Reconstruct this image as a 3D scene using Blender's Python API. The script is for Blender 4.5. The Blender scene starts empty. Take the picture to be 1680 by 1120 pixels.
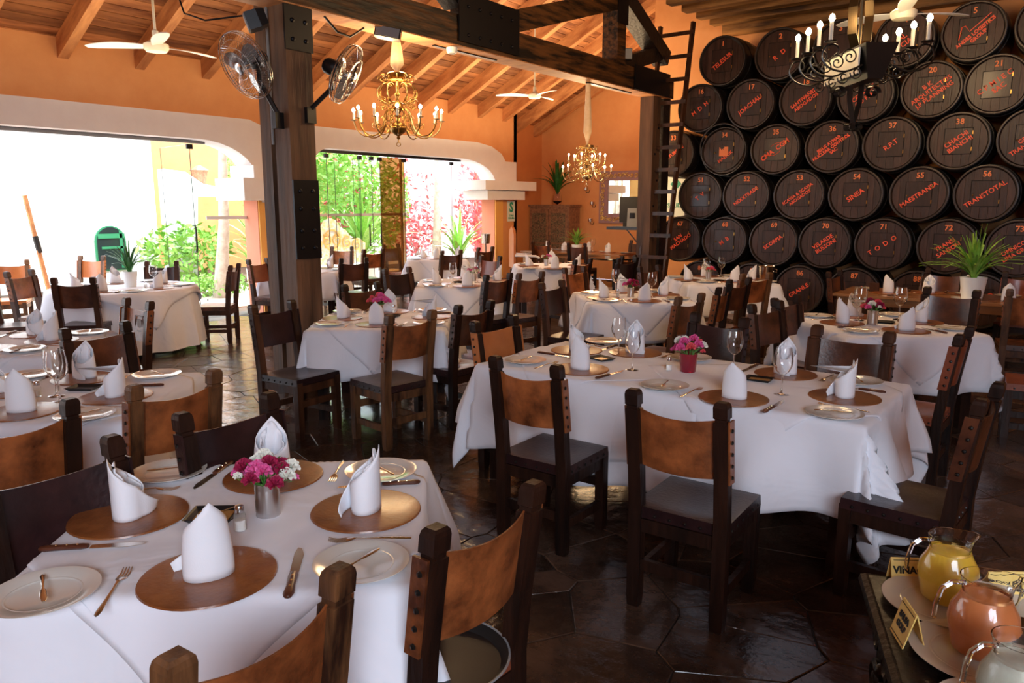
import bpy, bmesh, math, random
from mathutils import Vector, Matrix
R = math.radians
rnd = random.Random(7)
sc = bpy.context.scene
COL = sc.collection

# ------------------------------------------------------------------ camera, light, exposure
PITCH = math.atan(223/1240); YAW = R(37.2)
cam_d = bpy.data.cameras.new('camera'); cam = bpy.data.objects.new('camera', cam_d); COL.objects.link(cam)
cam_d.sensor_width = 36; cam_d.lens = 1240/1680*36; cam_d.clip_end = 200
cam.location = (0, 0, 1.75); cam.rotation_euler = (math.pi/2-PITCH, 0, YAW)
sc.camera = cam
sc.view_settings.view_transform = 'Standard'; sc.view_settings.look = 'None'
sc.view_settings.gamma = 1; sc.view_settings.use_curve_mapping = False
sc.view_settings.exposure = 1.2
world = bpy.data.worlds.new('sky'); sc.world = world; world.use_nodes = True
bg = world.node_tree.nodes['Background']; bg.inputs[0].default_value = (.80, .89, 1, 1); bg.inputs[1].default_value = 3.5

def light(name, kind, loc, power, color=(1, 1, 1), rot=(0, 0, 0), size=1.0, size_y=None, radius=.05):
    d = bpy.data.lights.new(name, kind); o = bpy.data.objects.new(name, d); COL.objects.link(o)
    o.location = loc; o.rotation_euler = rot; d.energy = power; d.color = color
    if kind == 'AREA':
        d.size = size
        if size_y: d.shape = 'RECTANGLE'; d.size_y = size_y
    elif kind == 'POINT': d.shadow_soft_size = radius
    elif kind == 'SUN': d.angle = R(1.5)
    return o
light('sun', 'SUN', (0, 0, 10), 5.0, (1, .95, .86), rot=(R(-38), R(-22), 0))
# cool fill light added behind the camera, with no window modelled there
light('fill_front', 'AREA', (2.4, -2.7, 2.9), 195, (.76, .86, 1), rot=(R(64), 0, R(46)), size=3.4, size_y=1.8)
# warm fill lights added below the ceiling, standing in for bounced light
light('ceiling_fill_left', 'AREA', (-8.0, 5.0, 2.95), 55, (1, .76, .48), rot=(R(180), 0, 0), size=3, size_y=8)
light('ceiling_fill_far', 'AREA', (-8.3, 12.0, 2.9), 60, (1, .76, .48), rot=(R(180), 0, 0), size=3, size_y=5)

# ------------------------------------------------------------------ materials
MATS = {}
def mat(name, color=(.5, .5, .5), rough=.5, metal=0., noise=None, bump=None, trans=0., ior=1.45, emit=None, coat=0., spec=None, stretch=(1, 1, 1), alpha=None, var=0., coords='Object', sheen=0., sss=0.):
    """noise=(scale, colour2, contrast) mottles the colour; bump=(scale, strength)"""
    m = bpy.data.materials.new(name); m.use_nodes = True; nt = m.node_tree; N = nt.nodes; L = nt.links
    b = N['Principled BSDF']
    b.inputs['Base Color'].default_value = (*color, 1); b.inputs['Roughness'].default_value = rough
    b.inputs['Metallic'].default_value = metal; b.inputs['IOR'].default_value = ior
    b.inputs['Transmission Weight'].default_value = trans; b.inputs['Coat Weight'].default_value = coat
    b.inputs['Coat Roughness'].default_value = .15
    if sheen: b.inputs['Sheen Weight'].default_value = sheen
    if spec is not None: b.inputs['Specular IOR Level'].default_value = spec
    if alpha is not None: b.inputs['Alpha'].default_value = alpha
    if emit: b.inputs['Emission Color'].default_value = (*emit[0], 1); b.inputs['Emission Strength'].default_value = emit[1]
    tc = N.new('ShaderNodeTexCoord'); mp = N.new('ShaderNodeMapping'); mp.inputs['Scale'].default_value = stretch
    L.new(tc.outputs[coords], mp.inputs['Vector'])
    src = None
    if noise:
        n = N.new('ShaderNodeTexNoise'); n.inputs['Scale'].default_value = noise[0]; n.inputs['Detail'].default_value = 7; n.inputs['Roughness'].default_value = .62
        oi = N.new('ShaderNodeObjectInfo'); add = N.new('ShaderNodeVectorMath'); add.operation = 'ADD'
        mul = N.new('ShaderNodeMath'); mul.operation = 'MULTIPLY'; mul.inputs[1].default_value = 37.
        L.new(oi.outputs['Random'], mul.inputs[0]); L.new(mp.outputs[0], add.inputs[0]); L.new(mul.outputs[0], add.inputs[1])
        L.new(add.outputs[0], n.inputs['Vector'])
        cr = N.new('ShaderNodeValToRGB'); w = noise[2]
        cr.color_ramp.elements[0].position = max(0, .5-w); cr.color_ramp.elements[1].position = min(1, .5+w)
        cr.color_ramp.elements[0].color = (*color, 1); cr.color_ramp.elements[1].color = (*noise[1], 1)
        L.new(n.outputs['Fac'], cr.inputs[0]); src = cr.outputs[0]
        rr = N.new('ShaderNodeMapRange'); rr.inputs[3].default_value = rough*.8; rr.inputs[4].default_value = min(1, rough*1.3)
        L.new(n.outputs['Fac'], rr.inputs[0]); L.new(rr.outputs[0], b.inputs['Roughness'])
    if var:
        oi = N.new('ShaderNodeObjectInfo'); hv = N.new('ShaderNodeHueSaturation')
        mr = N.new('ShaderNodeMapRange'); mr.inputs[3].default_value = 1-var; mr.inputs[4].default_value = 1+var
        L.new(oi.outputs['Random'], mr.inputs[0]); L.new(mr.outputs[0], hv.inputs['Value'])
        if src: L.new(src, hv.inputs['Color'])
        else: hv.inputs['Color'].default_value = (*color, 1)
        src = hv.outputs[0]
    if src: L.new(src, b.inputs['Base Color'])
    if name.startswith('linen'):
        nw = N.new('ShaderNodeTexNoise'); nw.inputs['Scale'].default_value = 3.2; nw.inputs['Detail'].default_value = 3; nw.inputs['Distortion'].default_value = .8
        bw = N.new('ShaderNodeBump'); bw.inputs['Strength'].default_value = .55; bw.inputs['Distance'].default_value = .03
        L.new(mp.outputs[0], nw.inputs['Vector']); L.new(nw.outputs['Fac'], bw.inputs['Height']); L.new(bw.outputs[0], b.inputs['Normal']); bump = None
    if bump:
        n2 = N.new('ShaderNodeTexNoise'); n2.inputs['Scale'].default_value = bump[0]; n2.inputs['Detail'].default_value = 5
        bp = N.new('ShaderNodeBump'); bp.inputs['Strength'].default_value = bump[1]; bp.inputs['Distance'].default_value = .02
        L.new(mp.outputs[0], n2.inputs['Vector']); L.new(n2.outputs['Fac'], bp.inputs['Height']); L.new(bp.outputs[0], b.inputs['Normal'])
    MATS[name] = m; return m
M = MATS
mat('dark_wood', (.006, .003, .0025), .42, noise=(9, (.03, .010, .005), .16), bump=(30, .25), stretch=(1, 1, .15), coat=.08, spec=.3)
mat('brown_wood', (.018, .006, .003), .42, noise=(9, (.085, .03, .012), .18), bump=(30, .25), stretch=(1, 1, .15), coat=.08, spec=.35)
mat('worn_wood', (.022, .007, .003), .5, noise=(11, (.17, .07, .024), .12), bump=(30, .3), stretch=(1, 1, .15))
mat('post_wood', (.03, .014, .008), .6, noise=(7, (.2, .1, .05), .22), bump=(20, .6), stretch=(1, 1, .1))
mat('beam_wood', (.006, .003, .002), .5, noise=(14, (.12, .045, .010), .10), bump=(20, .6), stretch=(1, .12, 1))
mat('beam_dark', (.006, .0035, .003), .5, noise=(9, (.03, .014, .007), .2), bump=(20, .5))
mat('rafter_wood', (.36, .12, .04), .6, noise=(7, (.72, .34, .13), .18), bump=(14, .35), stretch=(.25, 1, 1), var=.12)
mat('plank_wood', (.13, .036, .012), .6, noise=(7, (.52, .21, .075), .18), bump=(14, .3), stretch=(1, .15, 1), var=.32)
mat('old_roof_wood', (.05, .02, .008), .6, noise=(5, (.5, .24, .07), .15), bump=(14, .5), stretch=(.12, 1, 1), var=.25)
mat('leather_tan', (.055, .014, .005), .36, noise=(6, (.38, .11, .03), .19), bump=(60, .08), coat=.2, var=.2)
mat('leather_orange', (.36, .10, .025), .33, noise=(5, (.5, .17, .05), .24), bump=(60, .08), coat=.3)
mat('leather_brown', (.028, .008, .005), .34, noise=(7, (.13, .038, .014), .18), bump=(60, .08), coat=.35, var=.2)
mat('leather_dark', (.010, .005, .006), .30, noise=(7, (.035, .012, .012), .22), bump=(60, .08), coat=.12, spec=.4, var=.2)
mat('leather_red', (.16, .032, .014), .35, noise=(7, (.27, .07, .03), .24), bump=(60, .08), coat=.3)
mat('linen', (.80, .80, .86), .85, bump=(260, .06), sheen=.2)
mat('linen_top', (.81, .80, .86), .85, bump=(300, .06), sheen=.2)
mat('napkin_cloth', (.86, .87, .92), .85, bump=(220, .06))
mat('china', (.74, .72, .67), .12, coat=.6)
mat('mat_leather', (.13, .034, .009), .34, noise=(7, (.36, .12, .03), .2), bump=(70, .1), coat=.3)
mat('china_cream', (.66, .56, .45), .15, coat=.4)
mat('steel', (.72, .68, .62), .22, 1.0)
mat('tin', (.62, .61, .60), .28, 1.0)
mat('knife_wood', (.05, .014, .008), .35, noise=(20, (.13, .04, .02), .2), coat=.3)
mat('brass_dot', (.8, .6, .3), .3, 1.)
mat('clear_glass', (1, 1, 1), .02, trans=1., ior=1.45)
mat('pane_glass', (.97, 1, .98), .01, trans=1., ior=1.02, spec=.9)
mat('red_glass', (.42, .02, .05), .12, trans=.45, coat=.5)
mat('bronze_glass', (.32, .16, .05), .05, trans=.8, ior=1.1, coat=.3)
mat('salt', (.85, .85, .84), .8)
mat('tray_black', (.012, .011, .011), .35)
mat('tray_gold', (.34, .19, .05), .3, .4, noise=(25, (.55, .36, .14), .2))
mat('petal_pink', (.72, .05, .26), .6, noise=(90, (.85, .2, .45), .2))
mat('petal_dark', (.25, .008, .035), .6, noise=(90, (.5, .02, .1), .2))
mat('petal_white', (.85, .83, .74), .6)
mat('petal_coral', (.8, .12, .14), .6)
mat('leaf', (.035, .16, .02), .45, noise=(20, (.12, .34, .05), .2))
mat('leaf_bright', (.10, .32, .03), .42, noise=(14, (.32, .55, .10), .2))
mat('leaf_deep', (.012, .085, .015), .4, noise=(14, (.05, .22, .04), .2))
mat('white_pot', (.85, .87, .86), .35)
mat('terracotta', (.55, .2, .1), .7)
mat('orange_wall', (.70, .29, .10), .75, noise=(1.6, (.80, .38, .15), .22), bump=(9, .12), coords='Object')
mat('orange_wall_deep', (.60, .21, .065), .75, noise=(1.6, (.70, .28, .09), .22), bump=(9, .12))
mat('white_plaster', (.82, .76, .73), .8, noise=(3, (.88, .84, .81), .25), bump=(12, .12))
mat('salmon_paint', (.72, .27, .16), .75)
mat('yellow_paint', (.85, .42, .10), .75)
mat('white_wash', (.9, .9, .88), .9)
mat('stone_floor', (.012, .0055, .004), .2, noise=(3.5, (.10, .055, .036), .24), bump=(5, 1.0), coat=.35, var=.4, spec=.4)
mat('grout', (.010, .006, .005), .6, noise=(9, (.03, .02, .014), .2))
mat('court_paving', (.62, .50, .42), .6, noise=(3, (.75, .66, .58), .2), bump=(6, .3))
mat('soil', (.08, .05, .03), .9)
mat('barrel_body', (.008, .006, .006), .35, noise=(9, (.022, .015, .013), .2), stretch=(1, .1, 1), coat=.2)
mat('barrel_head', (.02, .008, .006), .40, noise=(9, (.07, .03, .022), .22), stretch=(1.5, 1, .25), bump=(30, .25), coat=.05, var=.25)
mat('barrel_door', (.015, .006, .005), .40, noise=(9, (.05, .02, .016), .22), stretch=(1.5, 1, .25), bump=(30, .2), coat=.15)
mat('barrel_rim', (.045, .035, .033), .35, .3)
mat('red_paint', (1., .13, .06), .5)
mat('orange_paint', (1., .27, .09), .5)
mat('groove', (.004, .003, .003), .8)
mat('brass', (.42, .24, .07), .28, 1.)
mat('brass_pale', (.85, .65, .35), .25, 1.)
mat('iron', (.05, .048, .045), .35, .9)
mat('iron_strap', (.12, .08, .04), .35, .9)
mat('steel_plate', (.008, .008, .011), .42, .5)
mat('black_plastic', (.008, .008, .009), .35)
mat('grey_plastic', (.22, .22, .23), .45)
mat('white_plastic', (.8, .8, .78), .4)
mat('cream_metal', (.85, .78, .62), .4)
mat('chrome', (.55, .56, .58), .2, 1.)
mat('fan_blade', (.35, .37, .38), .1, trans=.5, ior=1.2)
mat('candle', (.88, .82, .68), .5)
mat('bulb', (1, .9, .7), .3, emit=((1, .72, .38), 60))
mat('fabric_gold', (.75, .5, .26), .7, noise=(10, (.85, .65, .42), .2), sheen=.3)
mat('carved_wood', (.16, .075, .045), .5, noise=(16, (.42, .22, .12), .2), bump=(50, .5))
mat('carved_panel', (.06, .045, .03), .5, noise=(26, (.3, .22, .12), .14), bump=(40, .9))
mat('mirror', (.92, .94, .93), .02, 1.)
mat('gilt', (.75, .5, .16), .4, .5)
mat('mauve_wood', (.34, .19, .2), .5)
mat('sign_cream', (.78, .82, .70), .6)
mat('sign_green', (.02, .32, .18), .5)
mat('plastic_gloss_black', (.003, .003, .003), .15)
mat('table_wood', (.22, .09, .035), .28, noise=(7, (.38, .18, .075), .2), stretch=(.15, 1, 1), coat=.4)
mat('sauce_yellow', (1.0, .66, .07), .3)
mat('sauce_orange', (.78, .27, .09), .3)
mat('sauce_pale', (.7, .72, .6), .3)
mat('vinegar', (.02, .008, .004), .1)
mat('card_yellow', (.75, .52, .13), .6, noise=(30, (.82, .62, .22), .2))
mat('ink', (.01, .01, .01), .6)
mat('sideboard_wood', (.005, .0035, .003), .42, noise=(10, (.016, .009, .006), .2), bump=(40, .3), coat=.08, spec=.3)
mat('bark', (.35, .27, .2), .8, noise=(8, (.55, .47, .38), .2), bump=(12, .5))
mat('bougainvillea', (.62, .05, .10), .6, noise=(10, (.8, .25, .2), .2))
mat('green_frame', (.03, .22, .10), .5)
mat('dark_pane', (.02, .03, .03), .1)
mat('bench_tile', (.55, .62, .62), .4, noise=(14, (.8, .55, .2), .1))
mat('rose_brick', (.55, .16, .09), .7)

# ------------------------------------------------------------------ mesh helpers
class MB:
    def __init__(s): s.v = []; s.f = []; s.sm = []
    def add(s, vs, fs, smooth=False, mtx=None):
        o = len(s.v)
        for p in vs:
            p = Vector(p)
            if mtx: p = mtx @ p
            s.v.append(tuple(p))
        for f in fs: s.f.append(tuple(i+o for i in f)); s.sm.append(smooth)
        return s
    def box(s, c, d, mtx=None, taper=1.0):
        x, y, z = d[0]/2, d[1]/2, d[2]/2; t = taper
        vs = [(-x, -y, -z), (x, -y, -z), (x, y, -z), (-x, y, -z), (-x*t, -y*t, z), (x*t, -y*t, z), (x*t, y*t, z), (-x*t, y*t, z)]
        m = Matrix.Translation(c)
        if mtx: m = m @ mtx
        return s.add(vs, [(0, 3, 2, 1), (4, 5, 6, 7), (0, 1, 5, 4), (1, 2, 6, 5), (2, 3, 7, 6), (3, 0, 4, 7)], False, m)
    def beam(s, a, b, w, h, up=(0, 0, 1)):
        a = Vector(a); b = Vector(b); d = (b-a); L = d.length; d.normalize()
        r = d.cross(Vector(up))
        if r.length < 1e-4: r = Vector((1, 0, 0))
        r.normalize(); u = r.cross(d)
        vs = []
        for p in (a, b):
            for sx, sy in ((-1, -1), (1, -1), (1, 1), (-1, 1)): vs.append(p + r*sx*w/2 + u*sy*h/2)
        return s.add(vs, [(0, 1, 2, 3), (7, 6, 5, 4), (0, 4, 5, 1), (1, 5, 6, 2), (2, 6, 7, 3), (3, 7, 4, 0)])
    def loft(s, secs, caps=True, smooth=False, closed=True):
        n = len(secs[0]); vs = [p for q in secs for p in q]; fs = []
        for i in range(len(secs)-1):
            for j in range(n if closed else n-1):
                k = (j+1) % n; fs.append((i*n+j, i*n+k, (i+1)*n+k, (i+1)*n+j))
        if caps: fs.append(tuple(reversed(range(n)))); fs.append(tuple((len(secs)-1)*n+j for j in range(n)))
        return s.add(vs, fs, smooth)
    def tube(s, pts, r, n=8, caps=True, smooth=True):
        pts = [Vector(p) for p in pts]; secs = []; rr = r if hasattr(r, '__len__') else [r]*len(pts); u = None
        for i, p in enumerate(pts):
            d = (pts[min(i+1, len(pts)-1)]-pts[max(i-1, 0)])
            if d.length < 1e-9: d = Vector((0, 0, 1))
            d.normalize()
            if u is None:
                u = d.orthogonal().normalized()
            else:
                u = (u - d*u.dot(d))
                u = u.normalized() if u.length > 1e-6 else d.orthogonal().normalized()
            w = d.cross(u)
            secs.append([p + (u*math.cos(2*math.pi*k/n) + w*math.sin(2*math.pi*k/n))*rr[i] for k in range(n)])
        return s.loft(secs, caps, smooth)
    def lathe(s, prof, n=20, c=(0, 0, 0), smooth=True, caps=True, mtx=None):
        vs = []; fs = []; m = len(prof)
        for (r, z) in prof:
            for k in range(n):
                a = 2*math.pi*k/n; vs.append((c[0]+r*math.cos(a), c[1]+r*math.sin(a), c[2]+z))
        for i in range(m-1):
            for k in range(n):
                l = (k+1) % n; fs.append((i*n+k, i*n+l, (i+1)*n+l, (i+1)*n+k))
        if caps:
            if prof[0][0] > 1e-5: fs.append(tuple(reversed(range(n))))
            if prof[-1][0] > 1e-5: fs.append(tuple((m-1)*n+k for k in range(n)))
        return s.add(vs, fs, smooth, mtx)
    def sphere(s, c, r, n=10, m=6, sz=1.):
        return s.lathe([(r*math.sin(math.pi*i/m), -r*sz*math.cos(math.pi*i/m)) for i in range(m+1)], n, c, caps=False)
    def mesh(s, name):
        me = bpy.data.meshes.new(name); me.from_pydata(s.v, [], s.f)
        me.polygons.foreach_set('use_smooth', s.sm); me.update(); me.validate()
        if any(s.sm):
            try: me.set_sharp_from_angle(angle=R(42))
            except Exception: pass
        return me
    def build(s, name, m, parent=None, kind=None):
        return obj(name, s.mesh(name), m, parent, kind)
def obj(name, me, m, parent=None, kind=None, loc=None, rot=None):
    o = bpy.data.objects.new(name, me); COL.objects.link(o)
    if m is not None:
        mm = M[m] if isinstance(m, str) else m
        if not me.materials: me.materials.append(mm)
        else: o.material_slots[0].link = 'OBJECT'; o.material_slots[0].material = mm
    if parent: o.parent = parent
    if kind: o['kind'] = kind
    if loc: o.location = loc
    if rot: o.rotation_euler = rot
    return o
def empty(name, loc=(0, 0, 0), rz=0):
    o = bpy.data.objects.new(name, None); COL.objects.link(o); o.location = loc; o.rotation_euler = (0, 0, rz); o.empty_display_size = .1
    return o
def tag(o, label, cat, group=None, kind=None):
    o['label'] = label; o['category'] = cat
    if group: o['group'] = group
    if kind: o['kind'] = kind
    return o
def thing(name, loc, rz, label, cat, group=None): return tag(empty(name, loc, rz), label, cat, group)
def struct(name, mb, m): return mb.build(name, m, None, 'structure')
def prism(poly, h0, h1, axis='z', smooth=False):
    mb = MB(); n = len(poly)
    def q(p, h):
        return (p[0], p[1], h) if axis == 'z' else ((h, p[0], p[1]) if axis == 'x' else (p[0], h, p[1]))
    mb.add([q(p, h0) for p in poly]+[q(p, h1) for p in poly], [tuple(reversed(range(n))), tuple(range(n, 2*n))]+[(i, (i+1) % n, n+(i+1) % n, n+i) for i in range(n)], smooth)
    return mb
def proto_copy(root, loc, rz, label, group=None, swaps=None):
    """copy of a thing with copies of each of its parts and their sub-parts"""
    r = root.copy(); COL.objects.link(r); r.location = loc; r.rotation_euler = (0, 0, rz); r['label'] = label
    if group: r['group'] = group
    for ch in root.children:
        c = ch.copy(); COL.objects.link(c); c.parent = r
        for g in ch.children:
            d = g.copy(); COL.objects.link(d); d.parent = c
    return r
def recolor(root, table):
    for ch in root.children:
        k = ch.name.split('.')[0]
        if k in table and ch.type == 'MESH':
            ch.material_slots[0].link = 'OBJECT'; ch.material_slots[0].material = M[table[k]]
FONTCACHE = {}
def text_mesh(txt, size, depth=.003, bold=0.0):
    key = (txt, size, bold)
    if key in FONTCACHE: return FONTCACHE[key]
    cu = bpy.data.curves.new('lettering', 'FONT'); cu.body = txt; cu.size = size; cu.align_x = 'CENTER'; cu.align_y = 'CENTER'
    cu.extrude = depth; cu.offset = bold; cu.resolution_u = 2; cu.space_line = .92
    o = bpy.data.objects.new('lettering', cu); me = bpy.data.meshes.new_from_object(o); bpy.data.objects.remove(o); FONTCACHE[key] = me
    return me

# ------------------------------------------------------------------ setting
LW = -10.7; BW = 15.85; WALLB = 13.6
def slope_z(x): return 3.61 + .5*(x-LW)      # underside of the rafters
# floor with crazy paving
fl = struct('floor', prism([(-11.3, -3.3), (4.2, -3.3), (4.2, 15.9), (-11.3, 15.9)], -.1, -.007), 'grout')
def voronoi(x0, x1, y0, y1, step, seed):
    r = random.Random(seed); nx = int((x1-x0)/step); ny = int((y1-y0)/step); pts = {}
    for i in range(-2, nx+2):
        for j in range(-2, ny+2): pts[i, j] = (x0+(i+.5+r.uniform(-.5, .5))*step, y0+(j+.5+r.uniform(-.5, .5))*step)
    cells = []
    for i in range(nx):
        for j in range(ny):
            p = pts[i, j]; poly = [(p[0]-2*step, p[1]-2*step), (p[0]+2*step, p[1]-2*step), (p[0]+2*step, p[1]+2*step), (p[0]-2*step, p[1]+2*step)]
            for di in range(-2, 3):
                for dj in range(-2, 3):
                    if (di or dj) and (i+di, j+dj) in pts:
                        q = pts[i+di, j+dj]; mx, my = (p[0]+q[0])/2, (p[1]+q[1])/2; nx_, ny_ = q[0]-p[0], q[1]-p[1]
                        out = []
                        for k in range(len(poly)):
                            a, b = poly[k], poly[(k+1) % len(poly)]
                            da = (a[0]-mx)*nx_+(a[1]-my)*ny_; db = (b[0]-mx)*nx_+(b[1]-my)*ny_
                            if da <= 0: out.append(a)
                            if da*db < 0: t = da/(da-db); out.append((a[0]+(b[0]-a[0])*t, a[1]+(b[1]-a[1])*t))
                        poly = out
                        if len(poly) < 3: break
            if len(poly) >= 3: cells.append((p, poly))
    return cells
def stone(mb, p, poly, gap, top, bot):
    n = len(poly); cx = sum(q[0] for q in poly)/n; cy = sum(q[1] for q in poly)/n
    def ins(q, g):
        d = Vector((q[0]-cx, q[1]-cy)); L = max(d.length, 1e-6); k = max(.3, (L-g)/L); return (cx+d.x*k, cy+d.y*k)
    tilt = (rnd.uniform(-.003, .003), rnd.uniform(-.003, .003))
    a = [ins(q, gap) for q in poly]; b = [ins(q, gap+.004) for q in poly]
    zt = lambda q: top+tilt[0]*(q[0]-cx)+tilt[1]*(q[1]-cy)
    vs = [(q[0], q[1], bot) for q in a]+[(q[0], q[1], zt(q)-.003) for q in a]+[(q[0], q[1], zt(q)) for q in b]
    fs = [(i, (i+1) % n, n+(i+1) % n, n+i) for i in range(n)]+[(n+i, n+(i+1) % n, 2*n+(i+1) % n, 2*n+i) for i in range(n)]+[tuple(2*n+i for i in range(n))]
    mb.add(vs, fs)
cells = voronoi(-10.6, 1.6, .4, 12.2, [.43][0], 5)
def vis(p):   # rough view cone test in plan
    a = math.degrees(math.atan2(-p[0], p[1])); return 0 < a < 74
cells.sort(key=lambda c: math.hypot(*c[0]) + (0 if vis(c[0]) else 50))
rest = MB()
for i, (p, poly) in enumerate(cells):
    if i < 300:
        mb = MB(); stone(mb, p, poly, .0035, 0, -.03); mb.build('flagstone', 'stone_floor', fl)
    else: stone(rest, p, poly, .0035, 0, -.03)
for (x0, x1, y0, y1) in ((-10.6, 1.6, 12.2, 15.6), (1.6, 4.1, .4, 12.2), (-10.6, 4.1, -3.1, .4)):
    for p, poly in voronoi(x0, x1, y0, y1, .55, 9): stone(rest, p, poly, .011, 0, -.03)
rest.build('flagstone', 'stone_floor', fl, 'stuff')

# left wall: orange plaster above the two wide openings
def arc(cx, cz, rx, rz, a0, a1, n=8): return [(cx+rx*math.cos(R(a0+(a1-a0)*i/n)), cz+rz*math.sin(R(a0+(a1-a0)*i/n))) for i in range(n+1)]
T = .34
def open_right(y1, top, r):   # arch shoulder at the right of an opening
    return arc(y1-r, top-r*.9, r, r*.9, 90, 0)
wl = MB()
O1 = (-3.1, 7.35); O2 = (8.4, 13.45); TOP = 2.74
outline_top = 4.0
# wall pieces (y,z) extruded in x
poly1 = [(-3.2, outline_top), (-3.2, TOP)] + arc(O1[1]-1.0, TOP-.56, 1.0, .56, 90, 0) + [(O1[1], 0), (O2[0], 0)] + list(reversed(arc(O2[0]+.4, TOP-.4, .4, .4, 90, 180))) + arc(O2[1]-1.2, TOP-.5, 1.2, .5, 90, 0) + [(O2[1], 0), (14.28, 0), (14.28, outline_top)]
def ext_poly(poly, x0, x1):
    bm = bmesh.new(); vs = [bm.verts.new((x0, p[0], p[1])) for p in poly]; f = bm.faces.new(vs)
    r = bmesh.ops.extrude_face_region(bm, geom=[f]); bmesh.ops.translate(bm, verts=[g for g in r['geom'] if isinstance(g, bmesh.types.BMVert)], vec=(x1-x0, 0, 0))
    bmesh.ops.triangulate(bm, faces=bm.faces[:]); bmesh.ops.recalc_face_normals(bm, faces=bm.faces[:])
    me = bpy.data.meshes.new('wall'); bm.to_mesh(me); bm.free(); return me
obj('wall_left', ext_poly(poly1, LW-T, LW), 'orange_wall', None, 'structure')
# white surround bands
b1 = [(-3.2, 3.07), (-3.2, TOP-.02)] + arc(O1[1]-1.0, TOP-.58, .98, .56, 90, 0) + [(7.40, 1.8), (8.0, 1.8), (8.0, 2.4), (7.85, 2.75), (7.6, 2.95), (7.25, 3.07)]
obj('trim_1', ext_poly(b1, LW-T-.03, LW+.05), 'white_plaster', None, 'structure')
b2 = [(7.9, 3.07), (7.9, 1.8), (8.42, 1.8), (8.42, 2.2)] + list(reversed(arc(O2[0]+.4, TOP-.42, .38, .40, 90, 180))) + arc(O2[1]-1.2, TOP-.52, 1.18, .5, 90, 0) + [(13.43, 1.95), (14.2, 1.95), (14.2, 2.72), (13.80, 2.72), (13.65, 2.88), (13.3, 3.02), (12.8, 3.08)]
obj('trim_2', ext_poly(b2, LW-T-.03, LW+.05), 'white_plaster', None, 'structure')
struct('trim_4', MB().box((LW-.10, 13.68, 2.185), (.84, 1.86, .20)), 'white_plaster')
struct('trim_5', MB().box((LW-.13, 13.62, 1.975), (.70, 1.36, .20)), 'white_plaster')
struct('trim_6', MB().box((LW-.14, 7.5, 2.27), (.64, .62, .2)).box((LW-.12, 7.42, 2.0), (.78, .96, .34)), 'white_plaster')
# piers painted in salmon and yellow
struct('wall_pier_left', MB().box((LW-T/2, 7.345, .92), (T+.03, .03, 1.84)), 'salmon_paint')
struct('wall_pier_left_face', MB().box((LW+.02, 7.87, .92), (.05, 1.06, 1.84)), 'yellow_paint')
struct('wall_pier_right', MB().box((LW-T/2, 13.445, .94), (T+.03, .03, 1.88)), 'salmon_paint')
struct('wall_pier_right_face', MB().box((LW+.02, 13.57, .94), (.05, .26, 1.88)), 'yellow_paint')
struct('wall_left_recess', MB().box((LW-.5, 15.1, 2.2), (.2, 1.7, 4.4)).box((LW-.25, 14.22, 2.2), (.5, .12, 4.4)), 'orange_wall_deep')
struct('wall_back', MB().box((-8.6, BW+.1, 3.4), (5.2, .2, 6.8)), 'orange_wall')
struct('wall_barrels', MB().box((-1.1, WALLB+.1, 2.9), (11.7, .2, 5.8)), 'orange_wall')
struct('wall_jog', MB().box((-6.87, (WALLB+BW)/2+.1, 3.3), (.16, BW-WALLB, 6.6)), 'orange_wall')
struct('wall_right', MB().box((4.3, 9.5, 2.9), (.2, 8.4, 5.8)), 'orange_wall')

# ceiling: sloped boards on rafters
ceil = empty('ceiling'); ceil['kind'] = 'structure'
sl = math.atan(.5); nrm = Vector((-math.sin(sl), 0, math.cos(sl)))
np_ = 40; L_tot = (-5.55-(LW-.4))/math.cos(sl)
pm = MB().box((0, 0, 0), (L_tot/np_-.012, 19.4, .025)).mesh('plank')
for i in range(np_):
    s_ = (i+.5)*L_tot/np_; x = LW-.4+s_*math.cos(sl); z = slope_z(x)+.255+rnd.uniform(0, .006)
    obj('plank', pm, 'plank_wood', ceil, None, (x, 6.4, z), (0, -sl, 0))
struct('ceiling_deck', MB().add([(LW-.6, -3.4, slope_z(LW-.6)+.30), (-5.4, -3.4, slope_z(-5.4)+.30), (-5.4, 16.2, slope_z(-5.4)+.30), (LW-.6, 16.2, slope_z(LW-.6)+.30),
    (LW-.6, -3.4, slope_z(LW-.6)+.40), (-5.4, -3.4, slope_z(-5.4)+.40), (-5.4, 16.2, slope_z(-5.4)+.40), (LW-.6, 16.2, slope_z(LW-.6)+.40)],
    [(0, 3, 2, 1), (4, 5, 6, 7), (0, 1, 5, 4), (1, 2, 6, 5), (2, 3, 7, 6), (3, 0, 4, 7)]), 'plank_wood').name = 'ceiling_boarding'
ra = MB().box((0, 0, 0), (L_tot-.2, .13, .24)).mesh('rafter')
xr = (LW-.15-5.55)/2
for y in [-2.0, -1.05, -.1, .8, 1.75, 2.7, 3.65, 4.61, 5.6, 6.59, 7.55, 8.45, 9.3, 10.2, 11.11, 12.0, 12.95, 13.81, 14.7, 15.55]:
    lx = xr - (.35 if y > 14.2 else 0)
    obj('rafter', ra, 'rafter_wood', ceil, None, (lx, y, slope_z(lx)+.12), (0, -sl, 0))
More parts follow.
